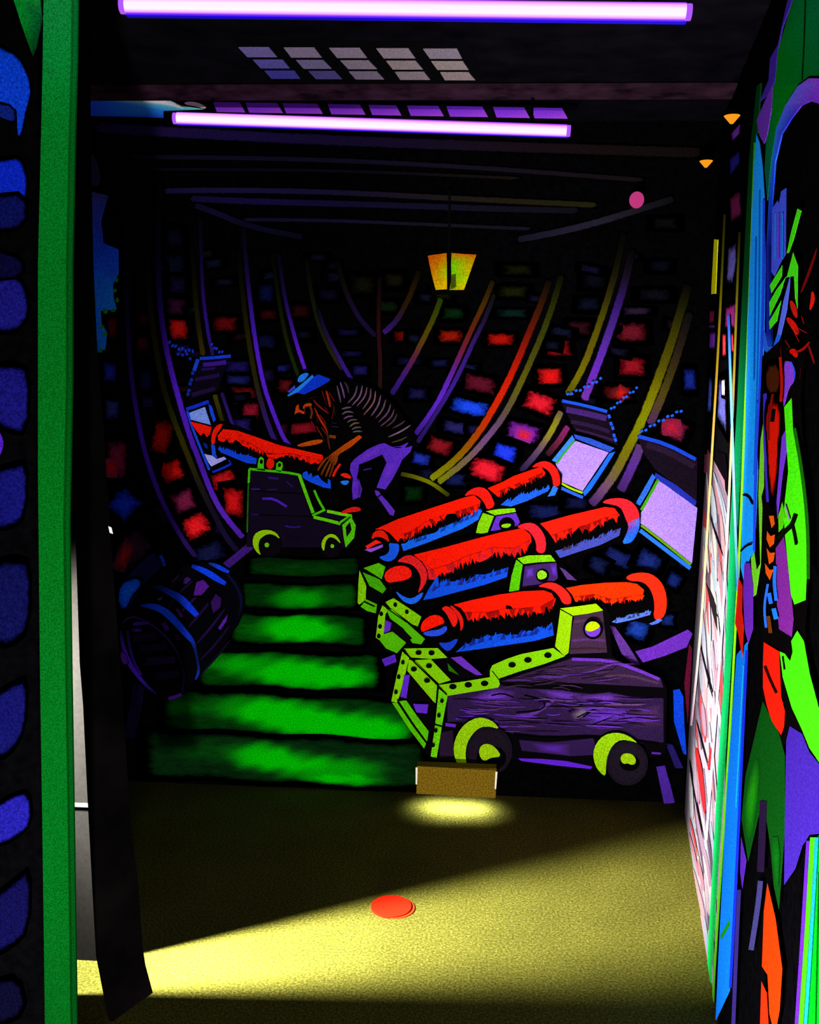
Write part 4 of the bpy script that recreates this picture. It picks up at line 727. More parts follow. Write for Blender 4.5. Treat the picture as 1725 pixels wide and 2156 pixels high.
# ================================================================== SAILOR
pr = empty('person', BACK.at(775, 1085, 0.03), 'painted bearded sailor in blue hat, striped shirt and purple trousers bending over the left cannon', 'person')
OP = 0.034
def pz(off, items, name, parent, label=None, thick=0.0): return shapes(off, items, name, parent, label, thick, step=.0003, sbg=(92, 44, 196))
SK = (190, 74, 10)
body = pz(OP, [('p', 'A1', [(235, 330), (480, 280), (690, 230), (760, 165), (900, 185), (1000, 200), (1200, 300), (1400, 500), (1545, 690), (1510, 850), (1480, 900), (1250, 900), (1050, 830), (985, 800), (860, 930), (720, 1010), (690, 1110), (650, 1230), (580, 1270), (500, 1240), (470, 1190), (560, 1080), (640, 990), (600, 930), (545, 880), (400, 915), (255, 925), (240, 890), (390, 845), (520, 830), (470, 720), (400, 620), (330, 575), (220, 560), (215, 470), (260, 400)], (6, 4, 5)),
                ('p', 'A1', [(218, 552), (234, 460), (262, 438), (270, 495), (335, 528), (320, 550), (275, 528), (245, 535)], (206, 62, 14)), ('p', 'A1', [(305, 478), (335, 430), (412, 422), (416, 462), (350, 460), (322, 492)], (186, 62, 14), 1),
                ('s', 'A1', [(395, 465), (420, 520), (400, 600)], 22, (110, 46, 12)), ('s', 'A1', [(340, 470), (325, 510), (345, 550)], 12, (90, 30, 8)),
                ('p', 'A1', [(243, 897), (400, 848), (532, 833), (542, 870), (420, 906), (260, 922)], SK, 1), ('s', 'A1', [(612, 800), (685, 812)], 34, (130, 60, 12)), ('g', 'A1', [(636, 1000), (790, 888), (952, 786), (985, 812), (860, 922), (730, 1000), (690, 1060), (660, 1110), (610, 1085), (580, 1040)], [(150, 66, 10), (190, 72, 6), (206, 76, 6), (206, 76, 6), (190, 70, 6), (180, 66, 6), (150, 58, 8), (130, 50, 8), (90, 40, 8), (50, 30, 8)]),
                ('t', 'A1', [(590, 1040), (530, 1105), (478, 1195)], 26, (120, 56, 10)), ('t', 'A1', [(615, 1065), (560, 1150), (518, 1245)], 24, (110, 54, 10)), ('t', 'A1', [(640, 1085), (605, 1170), (570, 1262)], 24, (120, 56, 10)), ('t', 'A1', [(665, 1085), (645, 1180), (610, 1265)], 22, (110, 48, 10)), ('t', 'A1', [(695, 1010), (700, 1060), (670, 1130)], 24, (140, 60, 10))], 'body', pr, 'orange lit face, forearms and hands', thick=.006)
pz(OP + .006, [('p', 'A1', [(130, 345), (150, 285), (215, 222), (262, 150), (310, 88), (372, 76), (430, 92), (500, 95), (625, 150), (610, 180), (480, 255), (330, 328)], (6, 8, 20)), ('p', 'A1', [(250, 160), (272, 115), (315, 88), (368, 78), (378, 108), (312, 182), (262, 192)], (34, 134, 255), 1), ('p', 'A1', [(215, 305), (420, 140), (485, 98), (628, 152), (600, 184), (480, 252), (330, 324)], (14, 58, 216)), ('p', 'A1', [(136, 336), (240, 255), (330, 180), (420, 102), (436, 128), (270, 290), (146, 350)], (40, 136, 255)), ('p', 'A1', [(136, 296), (218, 222), (228, 256), (160, 306)], (66, 76, 226))], 'hat', pr, 'bright blue brimmed hat')
BR = (168, 40, 14)
pz(OP + .005, [('t', 'A1', p, w, c) for p, w, c in [([(530, 290), (565, 395)], 26, BR), ([(578, 285), (605, 380), (622, 470)], 28, BR), ([(612, 310), (675, 410)], 24, BR), ([(430, 385), (480, 450), (605, 545)], 22, (120, 26, 12)), ([(380, 370), (480, 350)], 18, (90, 22, 10)),
     ([(445, 480), (500, 600), (560, 690), (595, 770)], 24, BR), ([(590, 760), (600, 850), (618, 955)], 20, (84, 34, 16)), ([(500, 555), (575, 655)], 24, (150, 34, 14)), ([(408, 625), (455, 705)], 26, (140, 34, 14)), ([(468, 690), (525, 795)], 28, (170, 54, 14)), ([(520, 695), (585, 785)], 26, (160, 40, 14)), ([(670, 470), (640, 610)], 26, (120, 30, 12)), ([(560, 470), (605, 530)], 22, (120, 26, 12)), ([(650, 420), (680, 570)], 16, (90, 40, 30)), ([(460, 520), (480, 640)], 18, (110, 30, 12)), ([(530, 580), (590, 720)], 18, (130, 34, 14)), ([(500, 740), (560, 860)], 16, (90, 36, 14)), ([(545, 330), (580, 450)], 16, (110, 22, 10))]], 'beard', body, 'long reddish beard and hair')
ST = (104, 78, 98)
pz(OP + .006, [('t', 'A1', p, 19, c) for p, c in [([(700, 225), (722, 320), (742, 420)], ST), ([(735, 185), (765, 270), (785, 370)], (110, 80, 130)), ([(785, 185), (820, 240), (832, 310)], (70, 50, 70)), ([(930, 225), (905, 340), (820, 425)], ST), ([(988, 225), (965, 350), (870, 450)], (112, 90, 120)), ([(1040, 245), (1022, 350), (925, 460)], (112, 76, 100)), ([(1082, 255), (1082, 370), (990, 495)], ST), ([(1138, 285), (1125, 420), (1000, 560)], (130, 84, 90)), ([(1196, 335), (1172, 450), (1085, 575)], (112, 84, 116)), ([(1252, 385), (1222, 500), (1140, 595)], (96, 80, 84)), ([(1310, 435), (1280, 540), (1170, 640)], (96, 66, 96)), ([(1350, 495), (1318, 590), (1190, 690)], (90, 60, 80)), ([(1382, 545), (1345, 630), (1260, 690)], (66, 50, 60)), ([(1470, 625), (1420, 665), (1330, 710)], (70, 54, 66)), ([(1538, 672), (1430, 745), (1280, 810)], (120, 96, 116)), ([(1495, 805), (1420, 845), (1320, 870)], (66, 58, 24)),
     ([(752, 492), (800, 478), (862, 470)], ST), ([(755, 552), (815, 515), (885, 532)], (100, 84, 100)), ([(775, 604), (820, 575), (885, 572)], (110, 74, 110)), ([(815, 645), (860, 612), (930, 612)], (80, 84, 84)), ([(842, 692), (895, 650), (955, 650)], (120, 84, 70)), ([(868, 724), (915, 698), (975, 700)], (96, 84, 90)), ([(880, 752), (930, 742), (985, 746)], (84, 96, 74)), ([(640, 645), (690, 655)], (60, 50, 62)), ([(640, 690), (710, 695)], (84, 66, 96))]], 'striped_shirt', pr, 'dark shirt with thin pale stripes')
pz(OP + .006, [('p', 'A1', [(855, 1112), (900, 1055), (1050, 948), (1180, 888), (1242, 878), (1330, 922), (1420, 912), (1512, 868), (1470, 935), (1556, 908), (1535, 975), (1442, 1064), (1400, 1155), (1332, 1284), (1250, 1405), (1148, 1384), (1210, 1222), (1262, 1100), (1212, 1008), (1100, 1062), (950, 1122), (945, 1180), (925, 1262), (966, 1400), (935, 1500), (880, 1524), (868, 1400), (880, 1284), (846, 1184)], (92, 44, 196)),
               ('f', 'A1', [(900, 1060), (1050, 960), (1200, 900), (1200, 980), (1050, 1060), (930, 1110)], (112, 52, 205), .9), ('f', 'A1', [(1280, 1080), (1400, 1080), (1330, 1240), (1220, 1330), (1220, 1230)], (110, 50, 205), .9), ('f', 'A1', [(945, 1280), (985, 1400), (960, 1500), (930, 1480)], (60, 24, 120), .9),
               ('p', 'A1', [(1128, 1412), (1170, 1422), (1205, 1468), (1280, 1550), (1356, 1645), (1342, 1705), (1300, 1692), (1170, 1502), (1138, 1462)], (96, 46, 190)), ('s', 'A1', [(1165, 1490), (1210, 1455)], 16, BK), ('s', 'A1', [(1350, 930), (1430, 930)], 10, BK), ('s', 'A1', [(1000, 1185), (1090, 1165)], 16, (60, 28, 120))], 'trousers', pr, 'purple trousers')
pz(OP + .006, [('p', 'A1', [(735, 1665), (820, 1620), (900, 1596), (975, 1618), (965, 1652), (860, 1664), (760, 1680)], (214, 26, 20), 1)], 'shoe', pr, 'red shoe')

# ================================================================== BARREL
br = empty('barrel', BACK.at(370, 1475, 0.02), 'dark barrel with blue hoops lying left of the green deck', 'barrel')
OB = 0.020
bb = shapes(OB, [('p', 'A3', [(130, 960), (190, 850), (280, 740), (480, 520), (700, 370), (870, 255), (1000, 215), (1190, 185), (1440, 295), (1585, 450), (1645, 650), (1600, 900), (1400, 1170), (1130, 1560), (900, 1770), (720, 1870), (560, 1810), (300, 1620), (160, 1320), (108, 1100)], (6, 5, 11), 1),
    *[('t', 'A3', q, 30, c) for q, c in [([(560, 700), (700, 540), (900, 360)], (22, 12, 36)), ([(700, 760), (850, 560), (1010, 420)], (30, 15, 52)), ([(820, 860), (980, 680), (1120, 560)], (34, 16, 62)), ([(960, 980), (1100, 820), (1260, 620)], (32, 15, 60)), ([(1060, 1180), (1220, 1000), (1400, 760)], (34, 16, 66)), ([(1100, 1380), (1280, 1200), (1460, 960)], (26, 13, 48)), ([(1100, 1560), (1300, 1340), (1470, 1130)], (18, 10, 32))]],
    ('f', 'A3', [(1040, 420), (1150, 380), (1240, 480), (1120, 620), (1000, 620)], (84, 28, 140), .5), ('f', 'A3', [(890, 390), (960, 350), (1010, 400), (940, 470), (890, 470)], (56, 24, 100), .6), ('f', 'A3', [(735, 450), (800, 370), (875, 310), (830, 400), (760, 455)], (48, 36, 54), .5), ('f', 'A3', [(1200, 680), (1290, 540), (1380, 620), (1360, 760), (1250, 860)], (50, 20, 88), .6), ('f', 'A3', [(780, 740), (830, 740), (910, 860), (880, 890)], (70, 30, 104), .6),
    ('f', 'A3', [(610, 930), (680, 900), (750, 1010), (690, 1050)], (54, 28, 110), .6), ('f', 'A3', [(570, 640), (660, 600), (640, 650), (590, 665)], (72, 44, 104), .6), ('f', 'A3', [(1300, 1010), (1400, 860), (1450, 800), (1430, 900), (1340, 1040)], (84, 34, 160), .5), ('f', 'A3', [(760, 1050), (850, 1060), (880, 1150), (820, 1160)], (36, 18, 56), .6)], 'staves', br, 'dim purple wooden staves', thick=.014, step=.0001)
def hoop(pts, ws, cols):
    s = Sheet(BACK, OB + .005); s.stroke('A3', pts, 60, cols[0], cols=cols, ws=ws, ends=.6); s.build('hoop', br)['label'] = 'bright blue iron hoop'
hoop([(380, 715), (480, 722), (600, 745), (720, 825), (830, 945), (950, 1085), (1020, 1160), (1050, 1290), (1085, 1450), (1080, 1540), (1045, 1615)], [24, 60, 80, 90, 86, 70, 46, 30, 28, 34, 24], [(16, 34, 120), (14, 52, 210), (14, 66, 240), (18, 70, 246), (18, 64, 236), (18, 62, 230), (20, 44, 150), (10, 24, 70), (14, 30, 100), (24, 50, 170), (16, 40, 130)])
hoop([(520, 490), (620, 505), (720, 550), (850, 620), (960, 725), (1065, 840)], [40, 60, 70, 90, 90, 60], [(10, 14, 44), (16, 26, 90), (18, 46, 180), (16, 58, 216), (16, 52, 216), (18, 60, 236)])
hoop([(1000, 240), (1100, 275), (1200, 325), (1300, 390), (1410, 455)], [40, 66, 76, 76, 46], [(14, 40, 150), (14, 64, 245), (14, 70, 250), (20, 60, 240), (14, 64, 240)])
hoop([(1205, 205), (1290, 235), (1370, 275), (1450, 315)], [24, 50, 56, 34], [(24, 40, 130), (20, 66, 210), (14, 60, 236), (14, 64, 240)])
hoop([(1430, 340), (1560, 500), (1610, 680), (1570, 850)], [26, 40, 36, 20], [(14, 20, 50), (10, 16, 50), (12, 16, 44), (8, 12, 30)])
rim = Sheet(BACK, OB + .006)
rim.stroke('A3', [(165, 930), (215, 875), (300, 850), (430, 900), (620, 1025), (780, 1200), (880, 1400), (915, 1600), (880, 1775)], 18, PUR, cols=[(40, 26, 60), (54, 24, 110), (56, 24, 110), (40, 22, 90), (52, 26, 100), (46, 24, 96), (18, 10, 34), (34, 18, 66), (40, 20, 90)])
rim.stroke('A3', [(140, 1020), (160, 1180), (225, 1390), (330, 1550), (460, 1700), (570, 1785)], 40, PUR, cols=[(30, 18, 70), (70, 32, 170), (92, 38, 226), (84, 38, 216), (66, 32, 170), (46, 22, 90)], ws=[26, 40, 60, 50, 36, 20])
rim.stroke('A3', [(222, 1020), (245, 1230), (305, 1420), (390, 1560)], 32, PUR, cols=[(36, 18, 80), (50, 24, 130), (56, 26, 150), (60, 30, 150)])
rim.stroke('A3', [(718, 1845), (800, 1825), (872, 1795)], 40, (104, 38, 205)); rim.soft('A3', [(120, 1250), (200, 1290), (250, 1440), (150, 1450)], (92, 32, 170))
rim.build('head_rim', br)['label'] = 'violet rim of the barrel end'
hd = Sheet(BACK, OB + .0045)
for p, w, c in [([(290, 945), (380, 935), (480, 925)], 40, (56, 28, 134)), ([(275, 1018), (395, 1015)], 40, (66, 32, 150)), ([(290, 1120), (430, 1095), (570, 1080)], 90, (24, 13, 40)), ([(380, 1245), (540, 1225), (700, 1220)], 90, (18, 15, 40)), ([(450, 1395), (620, 1385), (800, 1370)], 90, (30, 17, 52)), ([(560, 1575), (700, 1565), (850, 1540)], 90, (22, 15, 42)), ([(660, 1720), (860, 1700)], 60, (16, 11, 26))]:
    hd.stroke('A3', p, w, c, ends=.5)
hd.build('head_boards', br)['label'] = 'dark boards of the barrel end'

# ================================================================== CEILING FITTINGS
def tube_glass(name, r, tilt):
    """violet glass; its glow has a white middle and a painted blue and magenta edge fringe"""
    m = glow(name, (1, .6, 1), 1.3); nt = m.node_tree; N, L = nt.nodes.new, nt.links.new
    e = [n for n in nt.nodes if n.type == 'EMISSION'][0]
    tc = N('ShaderNodeTexCoord'); d = N('ShaderNodeVectorMath'); d.operation = 'DOT_PRODUCT'; d.inputs[1].default_value = (-tilt, -.33, .944)
    L(tc.outputs['Object'], d.inputs[0])
    mr = N('ShaderNodeMapRange'); mr.inputs['From Min'].default_value = -r; mr.inputs['From Max'].default_value = r; L(d.outputs['Value'], mr.inputs['Value'])
    cr = N('ShaderNodeValToRGB'); el = cr.color_ramp.elements
    el[0].position = 0.0; el[0].color = (.03, .0, .9, 1); el[1].position = 1.0; el[1].color = (.30, .03, .8, 1)
    for q, c in ((.10, (.16, .03, 1, 1)), (.22, (.85, .35, 1, 1)), (.36, (1, .74, 1, 1)), (.70, (1, .68, 1, 1)), (.90, (.8, .30, .95, 1))):
        k = el.new(q); k.color = c
    L(mr.outputs[0], cr.inputs['Fac']); L(cr.outputs['Color'], e.inputs['Color'])
    e.inputs['Strength'].default_value = 1.3
    return m
UVE = glow('violet_tube_ends', (0.45, 0.10, 1.0), 1.0)
UVB = plain('deep_blue_fringe', (0.012, 0.006, 0.5), rough=.5)  # blue colour fringe under the tubes, built as a solid strip
def at_depth(px, py, y):
    d = ray(px, py); return CAM + d * (y / d.y)
def tube_lamp(a, b, y, r, label):
    p0, p1 = at_depth(*a, y), at_depth(*b, y)
    m = (p0 + p1) / 2
    root = empty('blacklight_tube', m, label, 'tube light', 'violet blacklight tubes under the ceiling')
    d = (p1 - p0).normalized()
    o = meshobj('tube', tube_bm(p0 + d * .02, p1 - d * .02, r, seg=40), tube_glass('violet_tube_glass', r, (p1.z - p0.z) / (p1.x - p0.x)), root, smooth=True); o['label'] = 'glowing pinkish violet glass tube'
    for p, q in ((p0 + d * .008, p0 + d * .021), (p1 - d * .021, p1 - d * .008)):
        bm = tube_bm(p, q, r * .9); meshobj('tube_end', bm, UVE, root, smooth=True)
    tilt = (p1.z - p0.z) / (p1.x - p0.x); hl = (p1 - p0).length / 2
    bm = box_bm((m.x - hl + .012, m.y + r * 1.15, m.z - r * .72), (m.x + hl - .012, m.y + r * 1.15 + .012, m.z + r * .4))
    for v in bm.verts: v.co.z += (v.co.x - m.x) * tilt
    meshobj('fringe_strip', bm, UVB, root)['label'] = 'deep blue strip imitating the colour fringe under the tube'
    for sx in (-.8, .8):
        bm = tube_bm((m.x + sx * hl, m.y + r * 1.6, m.z + sx * hl * tilt), (m.x + sx * hl, m.y + r * 1.6, CEIL_Z - .001), .004, seg=8)
        meshobj('hanger_rod', bm, BLACK, root)
    return root
Y1, Y2 = 2.10, 3.02
tube_lamp((246, 12), (1464, 26), Y1, 0.0175, 'violet blacklight tube nearest the camera along the top edge')
tube_lamp((360, 249), (1207, 276), Y2, 0.0180, 'second violet blacklight tube hanging closer to the ship mural')

# ceiling vent of fifteen pale cells
cv_pts = [(505, 88), (985, 98), (1008, 178), (578, 168)]
cs = [CEIL.at(x, y) for x, y in cv_pts]
cen = sum(cs, Vector()) / 4
vr = empty('ceiling_vent', (cen.x, cen.y, CEIL_Z), 'black ceiling grating with fifteen pale slanting panes between the two violet tubes', 'ceiling grating')
fr = Sheet(CEIL, 0.002)
fr.poly('P', [(490, 82), (990, 92), (1020, 184), (572, 174)], (10, 9, 11), thick=.002); fr.build('frame', vr)
rows = [(289, 347), (364, 414), (430, 476)]
cells = [[(150, 335, 385, 205), (425, 610, 655, 470), (700, 885, 930, 748), (985, 1180, 1222, 1030), (1268, 1475, 1505, 1310)],
         [(238, 420, 462, 285), (500, 665, 715, 545), (768, 940, 990, 815), (1045, 1225, 1268, 1085), (1318, 1510, 1545, 1355)],
         [(308, 490, 525, 350), (575, 735, 778, 620), (820, 990, 1033, 860), (1098, 1275, 1312, 1130), (1372, 1545, 1585, 1400)]]
grey = [[(104, 92, 150), (122, 108, 134), (126, 112, 130), (130, 116, 126), (124, 112, 124)], [(84, 76, 150), (106, 96, 134), (122, 110, 124), (132, 118, 120), (134, 122, 118)], [(60, 58, 140), (72, 66, 120), (110, 98, 116), (124, 112, 116), (132, 118, 116)]]
for i, (ya, yb) in enumerate(rows):
    for j, (a, b, c, d) in enumerate(cells[i]):
        s = Sheet(CEIL, 0.0045, k=.8); dy = (a - 150) * .0085
        s.poly('Z2', [(a, ya + dy), (b, ya + dy), (c, yb + dy), (d, yb + dy)], grey[i][j], thick=.002); s.build('pane', vr)

# timber beam across the ceiling
def cbeam(y0, y1, drop, label, c, x1=1.30):
    m = plain('beam_timber', c, noise=.7, scale=14)
    m.node_tree.nodes['Mapping'] if 'Mapping' in m.node_tree.nodes else None
    return tag(meshobj('ceiling_beam', box_bm((-1.25, y0, CEIL_Z - drop), (x1, y1, CEIL_Z), bev=.006), m), label, 'ceiling beam', 'timber beams across the ceiling')
yb = CEIL.at(862, 176).y
cbeam(2.925, 3.075, .010, 'dark reddish timber beam crossing the ceiling between grating and second tube', (.022, .009, .016))
# ceiling planks with the second tube's violet glow painted in, and blue sky strip
xs = [(449, 513), (517, 592), (595, 676), (690, 766), (776, 842), (857, 931), (940, 1024), (1038, 1112), (1118, 1192)]
pl2 = empty('painted_ceiling_strip', CEIL.at(800, 232, 0.0), 'row of plank ends with violet tube glow painted on and a blue strip right behind the second tube', 'painted planks')
for i, (a, b) in enumerate(xs):
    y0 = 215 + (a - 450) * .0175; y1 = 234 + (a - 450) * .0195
    s = Sheet(CEIL, 0.003, k=.55); s.poly('P', [(a, y0), (b - 8, y0 + 1), (b + 4, y1 + 3), (a + 8, y1 + 2)], (112, 40, 205), cols=[(90, 34, 180), (90, 36, 176), (150, 60, 225), (130, 50, 220)]); s.build('glow_plank_end', pl2)
s = Sheet(CEIL, 0.003, k=.5)
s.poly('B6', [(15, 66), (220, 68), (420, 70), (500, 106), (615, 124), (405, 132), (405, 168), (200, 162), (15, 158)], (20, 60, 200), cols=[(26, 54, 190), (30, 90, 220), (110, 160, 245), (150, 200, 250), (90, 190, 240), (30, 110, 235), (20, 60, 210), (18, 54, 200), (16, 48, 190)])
s.stroke('B6', [(300, 80), (410, 84), (510, 118)], 20, (210, 210, 252), taper=True); s.stroke('B6', [(515, 92), (570, 96), (625, 116)], 22, (190, 170, 245), taper=True)  # pale strokes paint the tube's highlights onto the blue strip
s.build('blue_strip', pl2)['label'] = 'blue strip with pale tube highlights painted on'

# glowing amber cones added for warm reflected light, then a small pink lamp
AMB = glow('amber_glint_glow', (1.0, 0.34, 0.012), 1.0)
def glint(px, label, pl=RIGHT, off=.02):
    p = pl.at(px[0], px[1], off)
    root = empty('amber_glint', p, label, 'small lamp', 'amber glows of reflected light at the top of the right wall')
    bm = bmesh.new(); bmesh.ops.create_cone(bm, cap_ends=True, segments=16, radius1=0.004, radius2=0.021, depth=.020, matrix=Matrix.Translation(p + Vector((-.012, -.02, -.004))))
    meshobj('glint_cone', bm, AMB, root)['label'] = 'glowing amber cone'
    bm = tube_bm(p + Vector((-.012, -.02, .010)), p + Vector((-.012, -.02, .018)), .022)
    box_bm(p + Vector((-.014, -.022, .012)), p + Vector((.02, -.016, .017)), bm=bm)
    meshobj('glint_cap', bm, BLACK, root)
glint((1492, 346), 'amber glow of reflected light in the upper right corner of the mural', BACK, .04)
glint((1547, 253), 'amber glow of reflected light higher up and nearer, close to the purple board end')
pp = BACK.at(1341, 421, .03)
root = empty('indicator_lamp', pp, 'small round pink lamp on the dark mural above the right ribs', 'small lamp')
bm = bmesh.new(); bmesh.ops.create_uvsphere(bm, u_segments=20, v_segments=12, radius=.024, matrix=Matrix.Translation(pp) @ Matrix.Scale(1.1, 4, (0, 0, 1)))
meshobj('lamp_globe', bm, glow('pink_lamp_glass', (.60, .045, .23), .85), root, smooth=True)
meshobj('lamp_base', tube_bm(pp + Vector((0, .015, 0)), pp + Vector((0, .0299, 0)), .018), BLACK, root)

# ================================================================== FLOOR THINGS
# light box at the foot of the mural
h0, h1 = FLOOR.at(877, 1672), FLOOR.at(1043, 1682)
fy = D - 0.16
HP = Plane((0, fy, 0), (0, -1, 0))
tl, trr, bl, brr = HP.at(878, 1613), HP.at(1046, 1622), HP.at(877, 1671), HP.at(1043, 1681)
root = empty('light_box', ((tl.x + trr.x) / 2, fy + .07, 0), 'brass brown light box at the foot of the mural spilling light on the carpet', 'floor light')
BRASS = plain('brown_brass_sheet', (.17, .105, .007), rough=.6, noise=.6, scale=200)
def quadslab(a, b, c, d, th, m, name):
    bm = bmesh.new(); n = Vector((0, 1, 0)) * th
    v = [bm.verts.new(p) for p in (a, b, c, d)] + [bm.verts.new(p + n) for p in (a, b, c, d)]
    bm.faces.new(v[:4]); bm.faces.new(v[4:])
    for i in range(4): bm.faces.new((v[i], v[(i + 1) % 4], v[4 + (i + 1) % 4], v[4 + i]))
    return meshobj(name, bm, m, root)
quadslab(tl, trr, brr, bl, .006, BRASS, 'front_plate')['label'] = 'brown brass front plate'
zt = max(tl.z, trr.z)
meshobj('top_plate', box_bm((tl.x, fy + .0065, tl.z - .008), (trr.x, D - .112, tl.z - .002)), BRASS, root)
EDGE = plain('bright_leak_edge', (.9, .85, .7), rough=.4, spec=.4)  # light leaking at the box sides, painted as bright strips
WARM = glow('warm_lamp', (1, .93, .7), 2.2)
for a, b in ((tl, bl), (trr, brr)):
    quadslab(a + Vector((-.004, -.003, -.004)), a + Vector((.003, -.003, -.004)), b + Vector((.002, -.003, .035)), b + Vector((-.003, -.003, .035)), .003, EDGE, 'leak_edge')['label'] = 'bright edge imitating light that leaks from the box'
meshobj('side_plate', box_bm((tl.x, fy + .007, bl.z + .002), (tl.x + .004, D - .112, tl.z - .01)), BRASS, root)
meshobj('side_plate', box_bm((trr.x - .004, fy + .007, brr.z + .002), (trr.x, D - .112, trr.z - .012)), BRASS, root)
meshobj('lamp', tube_bm((tl.x + .03, fy + .08, tl.z - .035), (trr.x - .03, fy + .08, tl.z - .035), .012), WARM, root)['label'] = 'warm white lamp inside the box'
# red cup disc
cp = FLOOR.at(824, 1911)
root = empty('golf_cup', (cp.x, cp.y, 0), 'flat red disc lying on the olive carpet in front of the mural', 'golf cup')
REDP = plain('red_plastic', (.62, .010, .003), rough=.6, noise=.05)
ra = abs(FLOOR.at(868, 1911).x - FLOOR.at(782, 1911).x) / 2
bm = bmesh.new(); bmesh.ops.create_cone(bm, cap_ends=True, segments=48, radius1=ra, radius2=ra * .985, depth=.006, matrix=Matrix.Translation((cp.x, cp.y, .003)))
meshobj('disc', bm, REDP, root)['label'] = 'red plastic disc'
bm = bmesh.new(); bmesh.ops.create_cone(bm, cap_ends=True, segments=48, radius1=ra, radius2=ra * .98, depth=.0025, matrix=Matrix.Translation((cp.x + .010, cp.y - .001, .0013)))
meshobj('base_ring', bm, plain('dark_red_plastic', (.55, .03, .006), rough=.6), root)['label'] = 'darker red rim under the disc'

# ================================================================== LEFT FOREGROUND
KF = 1.55    # the front wall stands much closer to the added fill spots
lp = Sheet(Plane((0, FY + .02, 0), (0, -1, 0)), 0.001, k=KF * .9, step=.0003)
SB = lp.soft
SB('A8', [(-60, 220), (60, 280), (135, 340), (190, 510), (160, 610), (120, 800), (100, 790), (95, 610), (-60, 570)], (14, 74, 245), f=.25)
SB('A8', [(-60, 570), (90, 600), (100, 700), (40, 690), (-60, 640)], (18, 40, 140), f=.4)
SB('A8', [(-60, 900), (40, 890), (110, 880), (155, 960), (165, 1100), (130, 1180), (60, 1250), (-60, 1180)], (14, 44, 215), f=.35)
SB('A8', [(-60, 1100), (160, 1080), (165, 1300), (-60, 1330)], (14, 20, 90), f=.5)
SB('A8', [(-60, 1600), (60, 1540), (150, 1600), (180, 1800), (90, 1900), (-60, 1900)], (26, 24, 120), f=.4)
SB('A8', [(-60, 1400), (140, 1460), (150, 1580), (-60, 1600)], (12, 10, 50), f=.5)
SB('B1', [(-60, 180), (90, 160), (180, 220), (165, 590), (40, 580), (-60, 500)], (24, 22, 116), f=.4)
SB('B1', [(-40, 520), (15, 570), (28, 640), (0, 720), (-40, 740)], (84, 34, 200), f=.4)
SB('B1', [(-60, 780), (80, 740), (165, 720), (155, 1050), (60, 1130), (-60, 1120)], (20, 20, 108), f=.4)
SB('B1', [(-60, 1300), (90, 1260), (185, 1300), (175, 1700), (60, 1800), (-60, 1780)], (14, 16, 74), f=.4)
SB('B2', [(-60, 190), (80, 100), (175, 60), (160, 400), (60, 560), (-60, 590)], (18, 18, 92), f=.4)
SB('B2', [(-60, 860), (80, 770), (185, 750), (205, 950), (90, 1060), (-60, 1110)], (32, 28, 150), f=.4)
SB('B2', [(-60, 1400), (80, 1290), (195, 1200), (185, 1600), (60, 1720), (-60, 1770)], (14, 12, 66), f=.4)
SB('B2', [(-60, 1900), (120, 1850), (180, 2100), (-60, 2200)], (8, 8, 34), f=.5)
for q in range(9):
    for r_ in range(2):
        x_, y_ = -150 - 230 * r_ + random.uniform(-20, 20), 110 + q * 245 + random.uniform(-25, 25)
        SB('P', [(x_ - 85, y_ - 80), (x_ + 80, y_ - 95), (x_ + 90, y_ + 60), (x_ - 70, y_ + 90)], random.choice([(20, 30, 140), (24, 24, 110), (16, 50, 200), (18, 16, 80)]), f=.4)
tag(lp.build('blue_planks', mat=FIELD), 'brushed blue plank ends painted on the near left wall beside the green post', 'painted planks')
def paint_noise_post():
    return paint_material('green_post_paint', fine=420, mottle=.5, stretch=(8, 1, .4), brush=40)
GP = paint_noise_post()
po = empty('green_post', FRONT.at(125, 2156), 'tall green painted post in the left foreground', 'post')
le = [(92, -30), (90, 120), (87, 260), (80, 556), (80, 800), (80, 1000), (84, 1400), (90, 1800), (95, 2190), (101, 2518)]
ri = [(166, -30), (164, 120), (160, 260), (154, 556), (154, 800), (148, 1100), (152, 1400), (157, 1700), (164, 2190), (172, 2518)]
g0 = [(30, 190, 84), (14, 176, 70), (8, 150, 46), (6, 128, 34), (6, 118, 30), (6, 118, 28), (6, 112, 28), (4, 104, 26), (4, 82, 18), (4, 60, 14)]  # brighter teal top: light of the near tube painted into the greens
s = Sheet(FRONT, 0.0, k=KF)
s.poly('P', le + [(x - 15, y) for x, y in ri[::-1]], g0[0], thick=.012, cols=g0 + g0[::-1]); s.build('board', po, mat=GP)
s = Sheet(FRONT, -0.010, k=KF * 1.1)
s.poly('P', [(x - 12, y) for x, y in ri] + [(x - 2, y) for x, y in ri[::-1]], g0[0], thick=.006, cols=[tuple(v * .8 for v in c) for c in g0 + g0[::-1]]); s.build('edge_strip', po, mat=GP)
s = Sheet(FRONT, -0.0125, k=KF)
s.poly('P', [(x - 17, y) for x, y in ri] + [(x - 8, y) for x, y in ri[::-1]], (4, 14, 6), thick=.005); s.build('groove', po)
tg = Sheet(Plane((0, FY + .02, 0), (0, -1, 0)), 0.004, k=KF)
tg.poly('A8', [(65, -40), (225, -40), (238, 100), (205, 260), (185, 315), (150, 220), (125, 150)], (10, 180, 60), cols=[(16, 190, 60), (30, 190, 70), (10, 110, 60), (4, 90, 40), (4, 70, 30), (6, 140, 40), (10, 170, 50)], thick=.003)
tag(tg.build('green_bracket', mat=GP), 'green pointed bracket end left of the post at the top corner', 'bracket')
